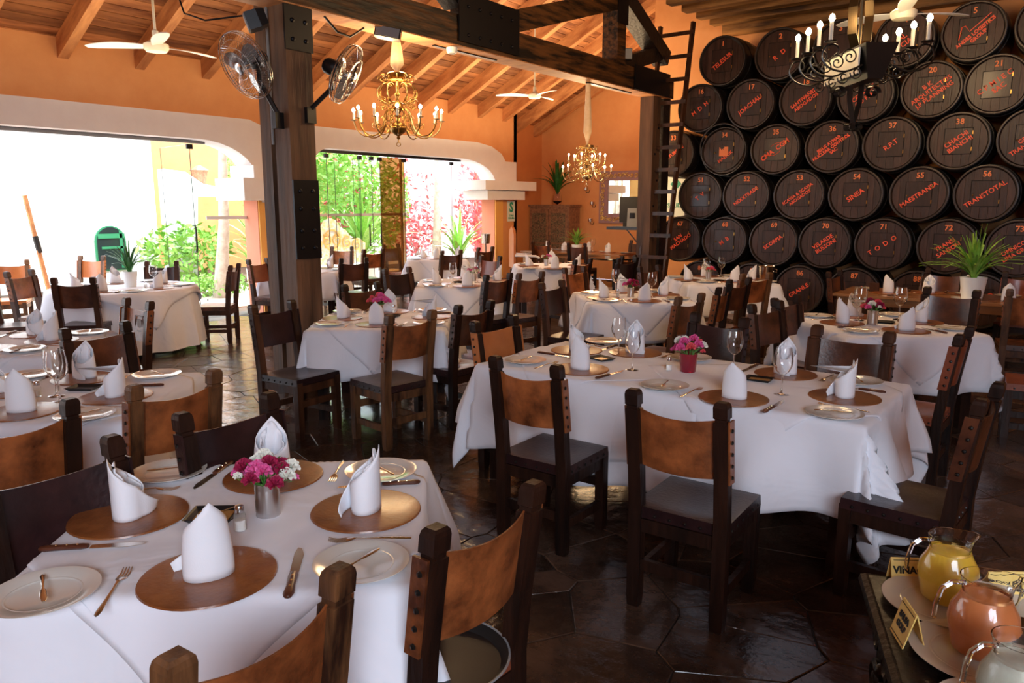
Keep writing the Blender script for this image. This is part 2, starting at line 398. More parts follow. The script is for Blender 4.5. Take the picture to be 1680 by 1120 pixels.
# roof over the barrel side: boards and beams that run along the barrel wall
roof2 = empty('ceiling'); roof2['kind'] = 'structure'
bm2 = MB().box((0, 0, 0), (11.4, .34, .03)).mesh('roof_board')
for i in range(49):
    y = -3.1+i*.345; obj('roof_board', bm2, 'old_roof_wood', roof2, None, (.2, y, 5.02+rnd.uniform(0, .008)))
rb = MB().box((0, 0, 0), (11.4, .2, .26)).mesh('roof_beam')
for y in [13.40, 12.85, 12.3, 11.75, 11.2, 10.4, 9.6, 8.8, 8.0, 7.0, 6.0, 5.0, 4.0, 3.0]:
    obj('roof_beam', rb, 'old_roof_wood', roof2, None, (.2, y, 4.88 if y < 13 else 4.80))
struct('ceiling_cover', MB().box((-.3, 5.1, 5.12), (10.6, 17.2, .10)), 'beam_dark')
struct('wall_front', MB().box((-3.4, -3.35, 3.1), (15.6, .15, 6.3)), 'orange_wall_deep')
struct('wall_right_front', MB().box((4.3, 1.0, 2.6), (.2, 8.6, 5.2)), 'orange_wall_deep')
struct('wall_over_truss', MB().box((-5.35, 5.1, 5.65), (.06, 17.2, 1.1)), 'beam_dark')

# ------------------------------------------------------------------ timber frame
def bolt_grid(parent, pts, axis='x'):
    for p in pts:
        mb = MB(); mtx = Matrix.Translation(p) @ (Matrix.Rotation(R(90), 4, 'Y') if axis == 'x' else Matrix.Rotation(R(90), 4, 'X'))
        mb.lathe([(.02, 0), (.02, .01), (.012, .018), (0, .02)], 8, mtx=mtx); mb.build('bolt', 'steel_plate', parent)
PX = -5.95; BT = 3.5   # beam underside
fr = thing('timber_truss', (0, 0, 0), 0, 'heavy dark timber truss spanning from the big post to the barrel wall', 'truss')
def tb(name, a, b, w, h, m='beam_wood', up=(1, 0, 0)): return MB().beam(a, b, w, h, up).build(name, m, fr)
tb('tie_beam', (PX, -1.2, BT+.16), (PX, 12.1, BT+.16), .32, .30)
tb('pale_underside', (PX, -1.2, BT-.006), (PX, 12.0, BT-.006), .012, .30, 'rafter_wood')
tb('king_post', (PX, 6.98, BT+.3), (PX, 6.98, 6.0), .25, .28, 'beam_dark')
tb('strut', (PX, 7.2, BT+.28), (PX, 10.2, BT+1.18), .26, .26)
tb('king_post', (PX, 10.35, BT+.3), (PX, 10.35, 5.8), .24, .26)
tb('strut', (PX, 9.6, BT+1.75), (PX, 11.95, BT+.62), .24, .26, 'beam_dark')
tb('strut', (PX, 10.4, BT+.3), (PX, 11.8, BT+.70), .22, .2, 'beam_dark')
tb('strut', (PX, 4.7, BT+1.9), (PX, 6.8, BT+.5), .22, .24, 'beam_dark')
tb('strut', (PX, 1.0, BT+.45), (PX, 4.3, BT+1.6), .22, .24, 'beam_dark')
tb('steel_plate', (PX+.17, 6.65, BT+.21), (PX+.17, 7.9, BT+.21), .33, .02, 'steel_plate', (0, 0, 1)) if False else MB().box((PX+.172, 7.2, BT+.3), (.016, 1.1, .52)).build('steel_plate', 'steel_plate', fr)
MB().box((PX+.172, 11.3, BT+.18), (.016, 1.2, .36)).build('steel_plate', 'steel_plate', fr)
MB().box((PX+.14, 10.35, BT+1.1), (.016, .3, .45)).build('steel_plate', 'steel_plate', fr)
bolt_grid(fr, [(PX+.18, 6.8+.2*i, BT+.12+.3*j) for i in range(5) for j in range(2)])
tb('ridge_beam', (-5.6, -1.2, 5.95), (-5.6, 13.5, 5.95), .3, .3, 'beam_dark')
MB().beam((-5.6, 11.9, 5.3), (-2.5, 11.9, 5.3), .2, .25).build('cross_beam', 'beam_dark', fr)

po = thing('timber_post', (0, 0, 0), 0, 'massive dark double timber post with riveted steel plates, left of centre', 'post')
MB().box((-5.94, 4.52, 1.85), (.22, .28, 3.7)).build('post_timber', 'post_wood', po)
MB().box((-6.175, 4.50, 1.85), (.15, .26, 3.7)).build('post_timber', 'post_wood', po)
MB().box((-5.822, 4.52, 1.62), (.02, .285, .72)).build('steel_plate', 'steel_plate', po)
MB().box((-5.822, 4.52, 3.42), (.02, .30, .62)).build('steel_plate', 'steel_plate', po)
bolt_grid(po, [(-5.815, 4.52+dy, z) for dy in (-.07, .07) for z in (1.36, 1.52, 1.72, 1.88, 3.2, 3.36, 3.6)])
MB().tube([(-6.07, 4.37, 2.3), (-6.07, 4.37, 3.6)], .012, 6).build('conduit', 'grey_plastic', po)
po2 = thing('timber_post', (0, 0, 0), 0, 'slimmer dark timber post beside the ladder at the barrel wall', 'post')
MB().box((PX-.02, 11.62, 1.75), (.24, .26, 3.5)).build('post_timber', 'post_wood', po2)
MB().box((PX-.02, 11.98, 1.75), (.24, .26, 3.5)).build('post_timber', 'beam_dark', po2)
bolt_grid(po2, [(PX+.10, 11.58+.1*(i % 2), .9+.42*i) for i in range(6)])
# ladder that leans at the barrels
ld = thing('wooden_ladder', (0, 0, 0), 0, 'tall brown wooden ladder leaning upright beside the barrel stack', 'ladder')
la0, la1 = Vector((-6.02, 11.42, 0)), Vector((-5.96, 11.87, 4.62)); lb0, lb1 = Vector((-5.57, 11.42, 0)), Vector((-5.39, 11.87, 4.62))
MB().beam(la0, la1, .045, .07).build('side_rail', 'brown_wood', ld); MB().beam(lb0, lb1, .045, .07).build('side_rail', 'brown_wood', ld)
for i in range(13):
    t = (i+.55)/13; a = la0.lerp(la1, t); b = lb0.lerp(lb1, t)
    MB().beam(a+Vector((-.04, -.03, 0)), b+Vector((.04, -.03, 0)), .03, .06).build('rung', 'brown_wood', ld)
# ------------------------------------------------------------------ chairs
def post_secs(s, wx, wy, zs):
    return [[(s*.19+a*wx*k/2, y+b*wy*k/2, z) for a, b in ((-1, -1), (1, -1), (1, 1), (-1, 1))] for (y, z, k) in zs]
def bar(a, b, w, h): return MB().beam(a, b, w, h)
CH = {}
def chair_meshes():
    for s, n in ((-1, 'L'), (1, 'R')):
        zs = [(0, 0, .88), (.0, .05, 1), (0, .46, 1), (-.02, .66, 1), (-.058, .915, 1), (-.059, .918, .80), (-.061, .93, .80), (-.062, .935, 1), (-.068, .978, 1.0), (-.070, .992, .9), (-.071, 1.0, .68)]
        CH['post'+n] = MB().loft(post_secs(s, .058, .052, zs)).mesh('rear_post')
        CH['leg'+n] = MB().loft([[(s*.19+a*.026*k, .40+b*.026*k, z) for a, b in ((-1, -1), (1, -1), (1, 1), (-1, 1))] for z, k in ((0, .85), (.06, 1), (.44, 1))]).mesh('front_leg')
        mb = MB()
        for i in range(5):
            z = .685+i*.05; y = -.018-.038*(z-.66)/.26
            mb.lathe([(.009, 0), (.007, .005), (0, .007)], 6, mtx=Matrix.Translation((s*.228, y, z)) @ Matrix.Rotation(R(90*s), 4, 'Y'))
        CH['nails'+n] = mb.mesh('nail_row')
        CH['wrap'+n] = MB().loft([[(s*.2225+a*.004, -.012-.038*(z-.66)/.26+b*.026, z) for a, b in ((-1, -1), (1, -1), (1, 1), (-1, 1))] for z in (.655, .925)]).mesh('leather_wrap')
    # backrest leather, bowed backwards and slightly sagging
    mb = MB(); nx, nz = 12, 5; secs = []
    for side in (0, 1):
        for j in range(nz+1):
            for i in range(nx+1):
                u = i/nx*2-1; v = j/nz; x = u*.165; z = .665+.255*v - .018*(1-u*u)*(.4+v*.6)
                y = -.02-.04*(z-.66)/.26 - .032*(1-u*u) + (.006 if side else 0)
                mb.v.append((x, y, z))
    W = nx+1; o2 = (nz+1)*W
    for j in range(nz):
        for i in range(nx):
            a = j*W+i; mb.f.append((a, a+1, a+1+W, a+W)); mb.sm.append(True); mb.f.append((o2+a, o2+a+W, o2+a+1+W, o2+a+1)); mb.sm.append(True)
    for i in range(nx):
        mb.f.append((i+1, i, o2+i, o2+i+1)); mb.sm.append(False); a = nz*W+i; mb.f.append((a, a+1, o2+a+1, o2+a)); mb.sm.append(False)
    CH['back'] = mb.mesh('backrest')
    # seat leather, dipped, turned down over the rails
    mb = MB(); n = 10
    prof = lambda u, v: .475 - .016*(1-u*u)*(1-v*v)
    for j in range(n+1):
        for i in range(n+1):
            u = i/n*2-1; v = j/n*2-1; mb.v.append((u*.215, .205+v*.215, prof(u, v) - (.006 if abs(u) == 1 or abs(v) == 1 else 0)))
    W = n+1
    for j in range(n):
        for i in range(n): a = j*W+i; mb.f.append((a, a+1, a+1+W, a+W)); mb.sm.append(True)
    ring = [j for j in range(W)]+[W*j+n for j in range(1, W)]+[n*W+i for i in range(n-1, -1, -1)]+[W*j for j in range(n-1, 0, -1)]
    base = len(mb.v)
    for k in ring: x, y, z = mb.v[k]; mb.v.append((x*1.015, .205+(y-.205)*1.015, .42))
    for k in range(len(ring)):
        l = (k+1) % len(ring); mb.f.append((ring[k], base+k, base+l, ring[l])); mb.sm.append(False)
    mb.f.append(tuple(base+k for k in reversed(range(len(ring))))); mb.sm.append(False)
    CH['seat'] = mb.mesh('seat')
    mb = MB()
    for s in (-1, 1):
        for i in range(6): mb.lathe([(.008, 0), (.006, .004), (0, .006)], 6, mtx=Matrix.Translation((s*.219, .04+.066*i, .437)) @ Matrix.Rotation(R(90*s), 4, 'Y'))
    for i in range(6): mb.lathe([(.008, 0), (.006, .004), (0, .006)], 6, mtx=Matrix.Translation((-.17+.068*i, -.012, .437)) @ Matrix.Rotation(R(90), 4, 'X'))
    CH['seatnails'] = mb.mesh('seat_nails')
    CH['apron'] = bar((-.17, .40, .385), (.17, .40, .385), .03, .06).beam((-.17, .0, .385), (.17, .0, .385), .03, .06).beam((-.19, .02, .385), (-.19, .38, .385), .03, .06).beam((.19, .02, .385), (.19, .38, .385), .03, .06).mesh('seat_frame')
    CH['str_side'] = bar((0, .02, 0), (0, .38, 0), .025, .045).mesh('side_stretcher')
    CH['str_cross'] = bar((-.17, 0, 0), (.17, 0, 0), .022, .05).mesh('cross_stretcher')
chair_meshes()
WOODS = {'d': 'dark_wood', 'b': 'brown_wood', 'w': 'worn_wood'}
LEA = {'t': 'leather_tan', 'o': 'leather_orange', 'b': 'leather_brown', 'k': 'leather_dark', 'r': 'leather_red'}
CHAIRS = {}
def chair(key, x, y, deg, style, label, group='leather chairs around the dining tables', sc_=1.0):
    """style: back leather, seat leather, wood"""
    bk, st, wd = LEA[style[0]], LEA[style[1]], WOODS[style[2]]
    e = thing('dining_chair', (x, y, 0), R(deg-90), label, 'chair', group)
    if sc_ != 1.0: e.scale = (sc_, sc_, 1)
    for n in 'LR': obj('rear_post', CH['post'+n], wd, e); obj('front_leg', CH['leg'+n], wd, e)
    b = obj('backrest', CH['back'], bk, e); s = obj('seat', CH['seat'], st, e)
    for n in 'LR': w = obj('leather_wrap', CH['wrap'+n], bk, e); obj('nail_row', CH['nails'+n], 'iron', w)
    obj('seat_nails', CH['seatnails'], 'iron', s)
    obj('seat_frame', CH['apron'], wd, e)
    for sx in (-.19, .19):
        for z in (.15,): obj('side_stretcher', CH['str_side'], wd, e, None, (sx, 0, z))
    for yy, z in ((0, .20), (.40, .27)): obj('cross_stretcher', CH['str_cross'], wd, e, None, (0, yy, z))
    CHAIRS[key] = e
    return e

# ------------------------------------------------------------------ tables and cloths
TH = .76
def table_frame(x, y, deg, w, d, label, wood='dark_wood'):
    t = thing('dining_table', (x, y, 0), R(deg), label, 'table', 'dining tables')
    MB().box((0, 0, TH-.018), (w, d, .03)).build('tabletop', wood, t)
    MB().box((0, d/2-.07, TH-.08), (w-.12, .025, .09)).box((0, -d/2+.07, TH-.08), (w-.12, .025, .09)).box((w/2-.07, 0, TH-.08), (.025, d-.12, .09)).box((-w/2+.07, 0, TH-.08), (.025, d-.12, .09)).build('apron', wood, t)
    lm = MB().box((0, 0, (TH-.034)/2), (.08, .08, TH-.034)).mesh('leg')
    for sx in (-1, 1):
        for sy in (-1, 1): obj('leg', lm, wood, t, None, (sx*(w/2-.08), sy*(d/2-.08), 0))
    return t
def drape_pt(px, py, a, b, lift, seed, flare=.10, amp=.035, rnd_r=None):
    """a point of flat cloth (px,py) over a table of half sizes a,b"""
    if rnd_r:      # round table
        L = math.hypot(px, py); cx, cy = (px, py) if L <= rnd_r else (px/L*rnd_r, py/L*rnd_r)
    else:
        cx = max(-a, min(a, px)); cy = max(-b, min(b, py))
    qx, qy = px-cx, py-cy; s = math.hypot(qx, qy)
    if s < 1e-5: return (px, py, TH+lift+.0015*math.sin(px*9+seed)*math.sin(py*8+seed*2))
    nx, ny = qx/s, qy/s; rr = .03
    if s < rr*1.5:
        ph = s/rr; out = rr*math.sin(ph)*.6; z = TH+lift-rr*(1-math.cos(ph))
    else:
        out = rr*.6; z = TH+lift-rr*.93-(s-rr*1.5)*.985
    th = math.atan2(ny, nx)
    tt = cx*1.0*abs(ny)+cy*abs(nx)
    if rnd_r: wave = math.sin(th*11+seed)
    else: wave = .55*math.sin(tt*13+seed*1.7)+.45*math.sin(tt*7.3+seed*2.9)+.5*math.sin(th*6+seed)*(1 if abs(nx*ny) > .02 else 0)
    k = max(0, s-.03)
    out += flare*k + amp*wave*min(1, k/.3)*1.6 + lift*.8
    return (cx+nx*out, cy+ny*out, z)
def cloth(name, x, y, deg, a, b, ca, cb, crot, lift, seed, label, m, n=60, flare=.12, amp=.042, rnd_r=None, cat='tablecloth', group='white linen on the dining tables', off=(0, 0)):
    """ca,cb: half sizes of the cloth; crot: its turn on the table"""
    mb = MB(); c, s = math.cos(R(crot)), math.sin(R(crot)); vis_ = []
    for j in range(n+1):
        for i in range(n+1):
            u = (i/n*2-1)*ca; v = (j/n*2-1)*cb; px, py = u*c-v*s+off[0], u*s+v*c+off[1]
            mb.v.append(drape_pt(px, py, a, b, lift, seed, flare, amp, rnd_r))
    W = n+1
    for j in range(n):
        for i in range(n): q = j*W+i; mb.f.append((q, q+1, q+1+W, q+W)); mb.sm.append(True)
    me = bpy.data.meshes.new(name); me.from_pydata(mb.v, [], mb.f); me.polygons.foreach_set('use_smooth', [True]*len(mb.f)); me.update()
    o = obj(name, me, m, None, None, (x, y, 0), (0, 0, R(deg)))
    md = o.modifiers.new('thickness', 'SOLIDIFY'); md.thickness = .0015; md.offset = 1
    tag(o, label, cat, group)
    # stitched hem as a narrow raised band
    hb = MB(); k = 3
    def q(i, j, lf=.0022):
        u = (i/n*2-1)*ca; v = (j/n*2-1)*cb; px, py = u*c-v*s+off[0], u*s+v*c+off[1]; p = Vector(drape_pt(px, py, a, b, lift, seed, flare, amp, rnd_r)); L = max(.01, math.hypot(px, py))
        return p + Vector((px/L*lf, py/L*lf, lf if p.z > TH-.02 else 0))
    for side in range(4):
        vs = []; 
        for t in range(n+1):
            for e in (1.2, 1.55):
                ij = {0: (t, e), 1: (t, n-e), 2: (e, t), 3: (n-e, t)}[side]; vs.append(q(*ij))
        hb.add(vs, [(2*t, 2*t+1, 2*t+3, 2*t+2) for t in range(n)], True)
    h = hb.build('hem', m, o)
    return o

# ------------------------------------------------------------------ table ware
def mesh_napkin(seed, tall=1.0):
    mb = MB(); n = 40; turns = 1.18; secs = []; r = random.Random(seed); m = 9
    tw = r.uniform(-.25, .25)
    for layer in range(2):
        k0 = len(mb.v)
        for i in range(n+1):
            t = i/n; th = -math.pi*turns+2*math.pi*turns*t + tw + (.5 if layer else 0)
            pk = max(0, 1-abs(th-.25)/math.pi)
            H = (.088+.118*pk**1.25)*tall*(1 if not layer else .95)
            if not layer and t > .86: H *= 1-.75*(t-.86)/.14
            rad = (.054 if not layer else .040)+.010*(t-.5)*(1 if not layer else .3)
            if not layer and t > .88: rad += (t-.88)*.28
            for j in range(m+1):
                v = j/m; z = H*v
                flare = 1 + .10*v*(1-pk) - .22*v*v*pk
                x = math.cos(th)*rad*.88*flare + (.012*v*v*pk); y = math.sin(th)*rad*1.22*flare*(1-.22*v*v*pk)
                if layer: x += -.004+.006*math.sin(th*5+v*4); y += .004*math.sin(th*7+v*5)
                mb.v.append((x, y, z))
        for i in range(n):
            for j in range(m): a = k0+i*(m+1)+j; mb.f.append((a, a+m+1, a+m+2, a+1)); mb.sm.append(True)
    me = bpy.data.meshes.new('napkin'); me.from_pydata(mb.v, [], mb.f); me.polygons.foreach_set('use_smooth', [True]*len(mb.f)); me.update()
    bm = bmesh.new(); bm.from_mesh(me); bmesh.ops.solidify(bm, geom=bm.faces[:], thickness=.0022); bm.to_mesh(me); bm.free()
    me.polygons.foreach_set('use_smooth', [True]*len(me.polygons))
    return me
NAP = [mesh_napkin(s, t) for s, t in ((1, 1.0), (2, 1.06), (3, .94), (4, 1.02))]
def disc_mesh():
    mb = MB(); n = 48; prof = [(.0, -.001), (.165, -.001), (.178, .002), (.176, .007), (.165, .0085), (0, .0085)]
    mb.lathe([(max(r, 1e-6), z) for r, z in prof], n, caps=False); me = mb.mesh('placemat'); return me
MATM = disc_mesh()
PLATE = MB().lathe([(1e-6, .0), (.075, .0), (.08, .004), (.112, .013), (.131, .017), (.132, .0195), (.112, .0175), (.084, .009), (.076, .0065), (1e-6, .006)], 44, caps=False).mesh('plate')
PLRING = MB().lathe([(.083, .0095), (.086, .0112), (.089, .0107)], 44, caps=False).mesh('inner_ring')
def blade_mesh():
    pts = [(-.0, -.010), (.09, -.012), (.125, -.004), (.133, .006), (.10, .011), (0, .010)]
    return prism(pts, .003, .005).mesh('blade')
def grip_mesh():
    mb = MB(); secs = []
    for x, w, h in ((-.005, .009, .005), (-.02, .011, .007), (-.07, .0095, .007), (-.105, .012, .008), (-.118, .009, .006), (-.122, .003, .003)):
        secs.append([(x, math.cos(a)*w, .007+math.sin(a)*h) for a in [2*math.pi*k/8 for k in range(8)]])
    mb.loft(secs, True, True); return mb.mesh('grip')
RIV = MB()
for x in (-.03, -.055, -.08): RIV.lathe([(.003, .0135), (.0022, .0155), (0, .016)], 6, c=(x, 0, 0))
BLADE, GRIP, RIVET = blade_mesh(), grip_mesh(), RIV.mesh('rivets')
def fork_meshes():
    mb = MB(); secs = []
    for x, w, z in ((.0, .004, .010), (-.03, .0028, .008), (-.08, .004, .006), (-.12, .0065, .004), (-.135, .005, .003), (-.138, .002, .003)):
        secs.append([(x, math.cos(a)*w, z+math.sin(a)*.0022) for a in [2*math.pi*k/8 for k in range(8)]])
    mb.loft(secs, True, True); h = mb.mesh('handle')
    mb = MB(); mb.loft([[(x, math.cos(a)*w, z+math.sin(a)*.0015) for a in [2*math.pi*k/8 for k in range(8)]] for x, w, z in ((-.002, .004, .010), (.012, .011, .007), (.022, .012, .005))], True, True)
    for k in range(4):
        y = -.0094+k*.00627; mb.tube([(.02, y, .005), (.045, y, .003), (.066, y, .009)], [.0019, .0018, .001], 5)
    return h, mb.mesh('tines')
FH, FT = fork_meshes()
BK = MB().loft([[(x, math.cos(a)*w, z+math.sin(a)*.0018) for a in [2*math.pi*k/8 for k in range(8)]] for x, w, z in ((-.09, .002, .002), (-.08, .006, .003), (-.03, .0035, .004), (.0, .003, .004), (.01, .007, .004), (.05, .009, .004), (.075, .004, .003))], True, True).mesh('butter_knife')
def glass_mesh():
    bowl = [(.0045, .095), (.012, .100), (.030, .115), (.042, .140), (.0445, .165), (.041, .195), (.035, .228)]
    prof = [(.034, .228)] + [(r-.0015, z) for r, z in reversed(bowl[1:-1])] + [(1e-6, .103)]
    return (MB().lathe(bowl+prof, 24, caps=False).mesh('bowl'), MB().lathe([(1e-6, .004), (.037, .001), (.038, .002), (.012, .006), (.0045, .014), (.0035, .05), (.0045, .096), (1e-6, .1)], 20, caps=False).mesh('stem_foot'))
GB, GS = glass_mesh()
CAN = MB()
prof = [(.0, .0), (.036, .0), (.037, .002)]
for i in range(12): z = .014+i*.0065; prof += [(.0362, z), (.0374, z+.0032)]
prof += [(.0365, .1), (.0378, .104), (.0378, .107), (.0355, .106), (.0355, .006), (.0, .006)]
CANM = MB().lathe([(max(r, 1e-6), z) for r, z in prof], 28, caps=False).mesh('tin_can')
POTR = MB().lathe([(1e-6, 0), (.036, 0), (.040, .004), (.047, .095), (.0465, .1), (.043, .1), (.037, .01), (1e-6, .01)], 28, caps=False).mesh('red_vase')
SHG = MB().lathe([(1e-6, 0), (.017, 0), (.019, .003), (.018, .05), (.0135, .06), (.0135, .064), (1e-6, .064)], 16, caps=False).mesh('bottle')
SHS = MB().lathe([(1e-6, .003), (.0165, .003), (.0162, .036), (1e-6, .038)], 14, caps=False).mesh('salt')
SHC = MB().lathe([(.0142, .060), (.0145, .074), (.012, .081), (1e-6, .083)], 16, caps=False).mesh('cap')
TOPZ = TH+.0075
def putm(name, me, m, x, y, z, rz, label, cat, group):
    o = obj(name, me, m, None, None, (x, y, z), (0, 0, rz)); return tag(o, label, cat, group)
def plate_at(x, y, z, label, s=1.0):
    e = putm('side_plate', PLATE, 'china', x, y, z, 0, label, 'plate', 'china side plates on the tables'); e.scale = (s, s, 1)
    obj('inner_ring', PLRING, 'china', e); return e
def knife_at(x, y, z, ang, label):
    e = thing('steak_knife', (x, y, z), ang, label, 'knife', 'steak knives on the tables')
    obj('blade', BLADE, 'steel', e); g = obj('grip', GRIP, 'knife_wood', e); obj('rivets', RIVET, 'brass_dot', g); e.scale = (1.15, 1.2, 1.1); return e
def fork_at(x, y, z, ang, label):
    e = thing('fork', (x, y, z), ang, label, 'fork', 'forks on the tables')
    obj('handle', FH, 'steel', e); obj('tines', FT, 'steel', e); e.scale = (1.2, 1.2, 1.1); return e
def glass_at(x, y, label, z=None, s=1.0):
    e = thing('wine_glass', (x, y, z if z else TOPZ), 0, label, 'wine glass', 'wine glasses on the tables'); e.scale = (s, s, s)
    obj('bowl', GB, 'clear_glass', e); obj('stem', GS, 'clear_glass', e); return e
def shaker_at(x, y, label, z=None):
    e = thing('salt_shaker', (x, y, z if z else TOPZ), 0, label, 'salt shaker', 'salt shakers on the tables')
    obj('bottle', SHG, 'pane_glass', e); obj('salt', SHS, 'salt', e, 'stuff'); obj('cap', SHC, 'chrome', e); return e
def tray_at(x, y, ang, label, spoon=True, gold=True):
    e = thing('butter_tray', (x, y, TOPZ), ang, label, 'tray', 'small dark trays on the tables')
    MB().loft([[(sx*a, sy*b, z) for sx, sy in ((-1, -1), (1, -1), (1, 1), (-1, 1))] for a, b, z in ((.06, .045, 0), (.075, .058, .016), (.078, .061, .016), (.076, .059, .017), (.07, .054, .014), (.058, .043, .004), (.0, .0, .004))], False).build('tray_body', 'tray_black', e)
    if gold: MB().box((0, 0, .0055), (.112, .082, .003)).build('lining', 'tray_gold', e)
    if spoon:
        s = thing('spoon', (x, y, TOPZ+.012), ang+R(25), 'small teaspoon lying in '+label.replace('small ', 'the '), 'spoon')
        MB().tube([(-.02, 0, .004), (.03, 0, .006), (.075, .0, .012)], [.002, .0017, .003], 6).build('handle', 'steel', s)
        MB().sphere((-.034, 0, .003), .016, 10, 6, .35).build('spoon_bowl', 'steel', s)
    return e
def bouquet(x, y, z, seed, label, cols, holder='can', n=11, s=1.0):
    """returns flowers standing in a holder; holder is a thing and the bouquet is another"""
    r = random.Random(seed)
    if holder == 'can': h = putm('tin_can', CANM, 'tin', x, y, z, 0, 'ribbed tin can holding '+label, 'tin can', 'flower holders'); hz = .1
    else: h = putm('glass_vase', POTR, 'red_glass', x, y, z, 0, 'dark red glass vase holding '+label, 'vase', 'flower holders'); hz = .095
    b = thing('carnation_bouquet', (x, y, z), 0, label, 'flowers', 'bouquets on the tables'); b.scale = (s, s, s); h.scale = (s, s, s)
    st = MB(); lf = MB()
    for i in range(n):
        a = 2.4*i+r.uniform(-.3, .3); q = .018+.068*math.sqrt((i+.3)/n); hx, hy = math.cos(a)*q, math.sin(a)*q; hh = hz+.085-q*.75+r.uniform(-.012, .018)
        st.tube([(hx*.15, hy*.15, .01), (hx*.3, hy*.3, hz), (hx, hy, hh)], .0018, 5)
        fm = MB(); rad = r.uniform(.022, .029) if i < n-3 else .012
        for k in range(26):   # ruffled petals
            pa = 2.399*k; el = R(85-95*(k/26)**.85); d = Vector((math.cos(pa)*math.cos(el), math.sin(pa)*math.cos(el), math.sin(el)))
            u = d.orthogonal().normalized(); w = d.cross(u); c = Vector((hx, hy, hh)); w_ = rad*.42
            base = c; tip = c+d*rad*r.uniform(.9, 1.15)
            fm.add([base, tip-u*w_-d*.002, tip+d*.003+w*.004, tip+u*w_-d*.002, tip+w*w_*.8, tip-w*w_*.8], [(0, 1, 2, 3), (0, 4, 2, 5)])
        fm.build('blossom', cols[i % len(cols)], b)
    st.build('stems', 'leaf', b)
    for i in range(70):
        a = r.uniform(0, 6.28); q = r.uniform(.02, .12); zz = hz+r.uniform(.0, .07); d = Vector((math.cos(a), math.sin(a), r.uniform(.2, 1.2))).normalized()
        c = Vector((math.cos(a)*q*.6, math.sin(a)*q*.6, zz)); u = d.cross(Vector((0, 0, 1))).normalized(); L = r.uniform(.015, .03)
        lf.add([c, c+d*L*.5+u*L*.22, c+d*L, c+d*L*.5-u*L*.22], [(0, 1, 2, 3)])
    lf.build('leaves', 'leaf', b, 'stuff')
    return b
def setting(x, y, deg, tdesc, pos, seed, knife=True, fork=True, plate=True, napkin=True, mat_=True, nrot=0, pz=None, doff=(0, 0)):
    """one cover; deg is the direction from the mat to the diner"""
    D = Vector((math.cos(R(deg)), math.sin(R(deg)))); Lf = Vector((math.sin(R(deg)), -math.cos(R(deg))))  # diner's left
    z = pz or TOPZ; r = random.Random(seed)
    if mat_: putm('placemat', MATM, 'mat_leather', x, y, z, r.uniform(0, 6), 'round leather placemat on %s, %s' % (tdesc, pos), 'placemat', 'round leather placemats')
    if napkin:
        n = putm('folded_napkin', NAP[seed % 4], 'napkin_cloth', x+doff[0], y+doff[1], z+.009, R(deg+nrot)+r.uniform(-.2, .2), 'white cone-folded napkin on %s, %s' % (tdesc, pos), 'napkin', 'folded white napkins')
    def pt(l, f): p = Vector((x, y))+Lf*l+D*f; return p
    if plate:
        p = pt(.39, .03+r.uniform(-.02, .02)); plate_at(p.x, p.y, z, 'white side plate on %s, %s' % (tdesc, pos))
        k = putm('butter_knife', BK, 'steel', p.x, p.y, z+.0205, R(deg+r.uniform(10, 60)), 'butter knife on %s, %s' % (tdesc, pos), 'knife', 'butter knives on the side plates'); k.rotation_euler.x = 0
    if fork: p = pt(.225, .0); fork_at(p.x, p.y, z, R(deg+180+r.uniform(-6, 6)), 'steel fork on %s, %s' % (tdesc, pos))
    if knife: p = pt(-.225, .02); knife_at(p.x, p.y, z, R(deg+180+r.uniform(-8, 8)), 'wood-handled steak knife on %s, %s' % (tdesc, pos))

# ---- nearest table, left foreground
N1 = 'the nearest left table'
table_frame(-2.06, 1.33, 42, 1.04, .98, 'dark wooden table under the white cloth nearest the camera at left')
cloth('tablecloth', -2.06, 1.33, 42, .53, .50, .53+.42, .50+.42, 0, .003, 1.1, 'white tablecloth hanging over the nearest left table', 'linen', 72)
cloth('table_topper', -2.06, 1.33, 42, .53, .50, .60, .60, 43, .0055, 1.1, 'white square topper laid askew on the nearest left table', 'linen_top', 60)
setting(-1.79, 1.01, -43, N1, 'front cover', 1, nrot=10)
setting(-2.36, 1.08, -138, N1, 'left cover', 2, nrot=0)
setting(-2.30, 1.58, 128, N1, 'far cover by the flowers', 3)
setting(-1.79, 1.57, 40, N1, 'right cover', 5, nrot=-15)
bouquet(-2.02, 1.36, TOPZ, 3, 'magenta and white carnations on the nearest left table', ['petal_dark', 'petal_white', 'petal_pink', 'petal_dark', 'petal_white', 'petal_pink', 'petal_dark'], 'can', 17, 1.05)
shaker_at(-1.985, 1.235, 'glass salt shaker beside the tin can on the nearest left table')
tray_at(-2.14, 1.24, R(40), 'small black tray with a gold lining on the nearest left table')
chair('t1_b', -1.25, .77, 184, 'ttw', 'tan-backed chair with a worn post at the bottom edge, nearest the camera')
chair('t1_r', -1.23, 1.43, 178, 'trd', 'chair with mottled tan back and riveted red seat holding a round tray')
chair('t1_l', -2.44, .93, 2, 'kkd', 'dark leather chair at the left edge behind the nearest table')
chair('t1_t', -2.53, 1.60, 1, 'kkd', 'dark leather chair behind the carnations of the nearest left table')
tr = thing('serving_tray', (-1.33, 1.42, .478), 0, 'round dark brown serving tray lying on the tan chair seat', 'tray')
MB().lathe([(1e-6, .0), (.16, .0), (.175, .004), (.192, .028), (.197, .03), (.194, .033), (.186, .028), (.17, .008), (1e-6, .005)], 48, caps=False).build('tray_body', 'tray_black', tr)
MB().lathe([(.192, .0285), (.198, .0305), (.197, .0345), (.192, .0335), (.1915, .029)], 48, caps=False).build('pale_rim', 'grey_plastic', tr)

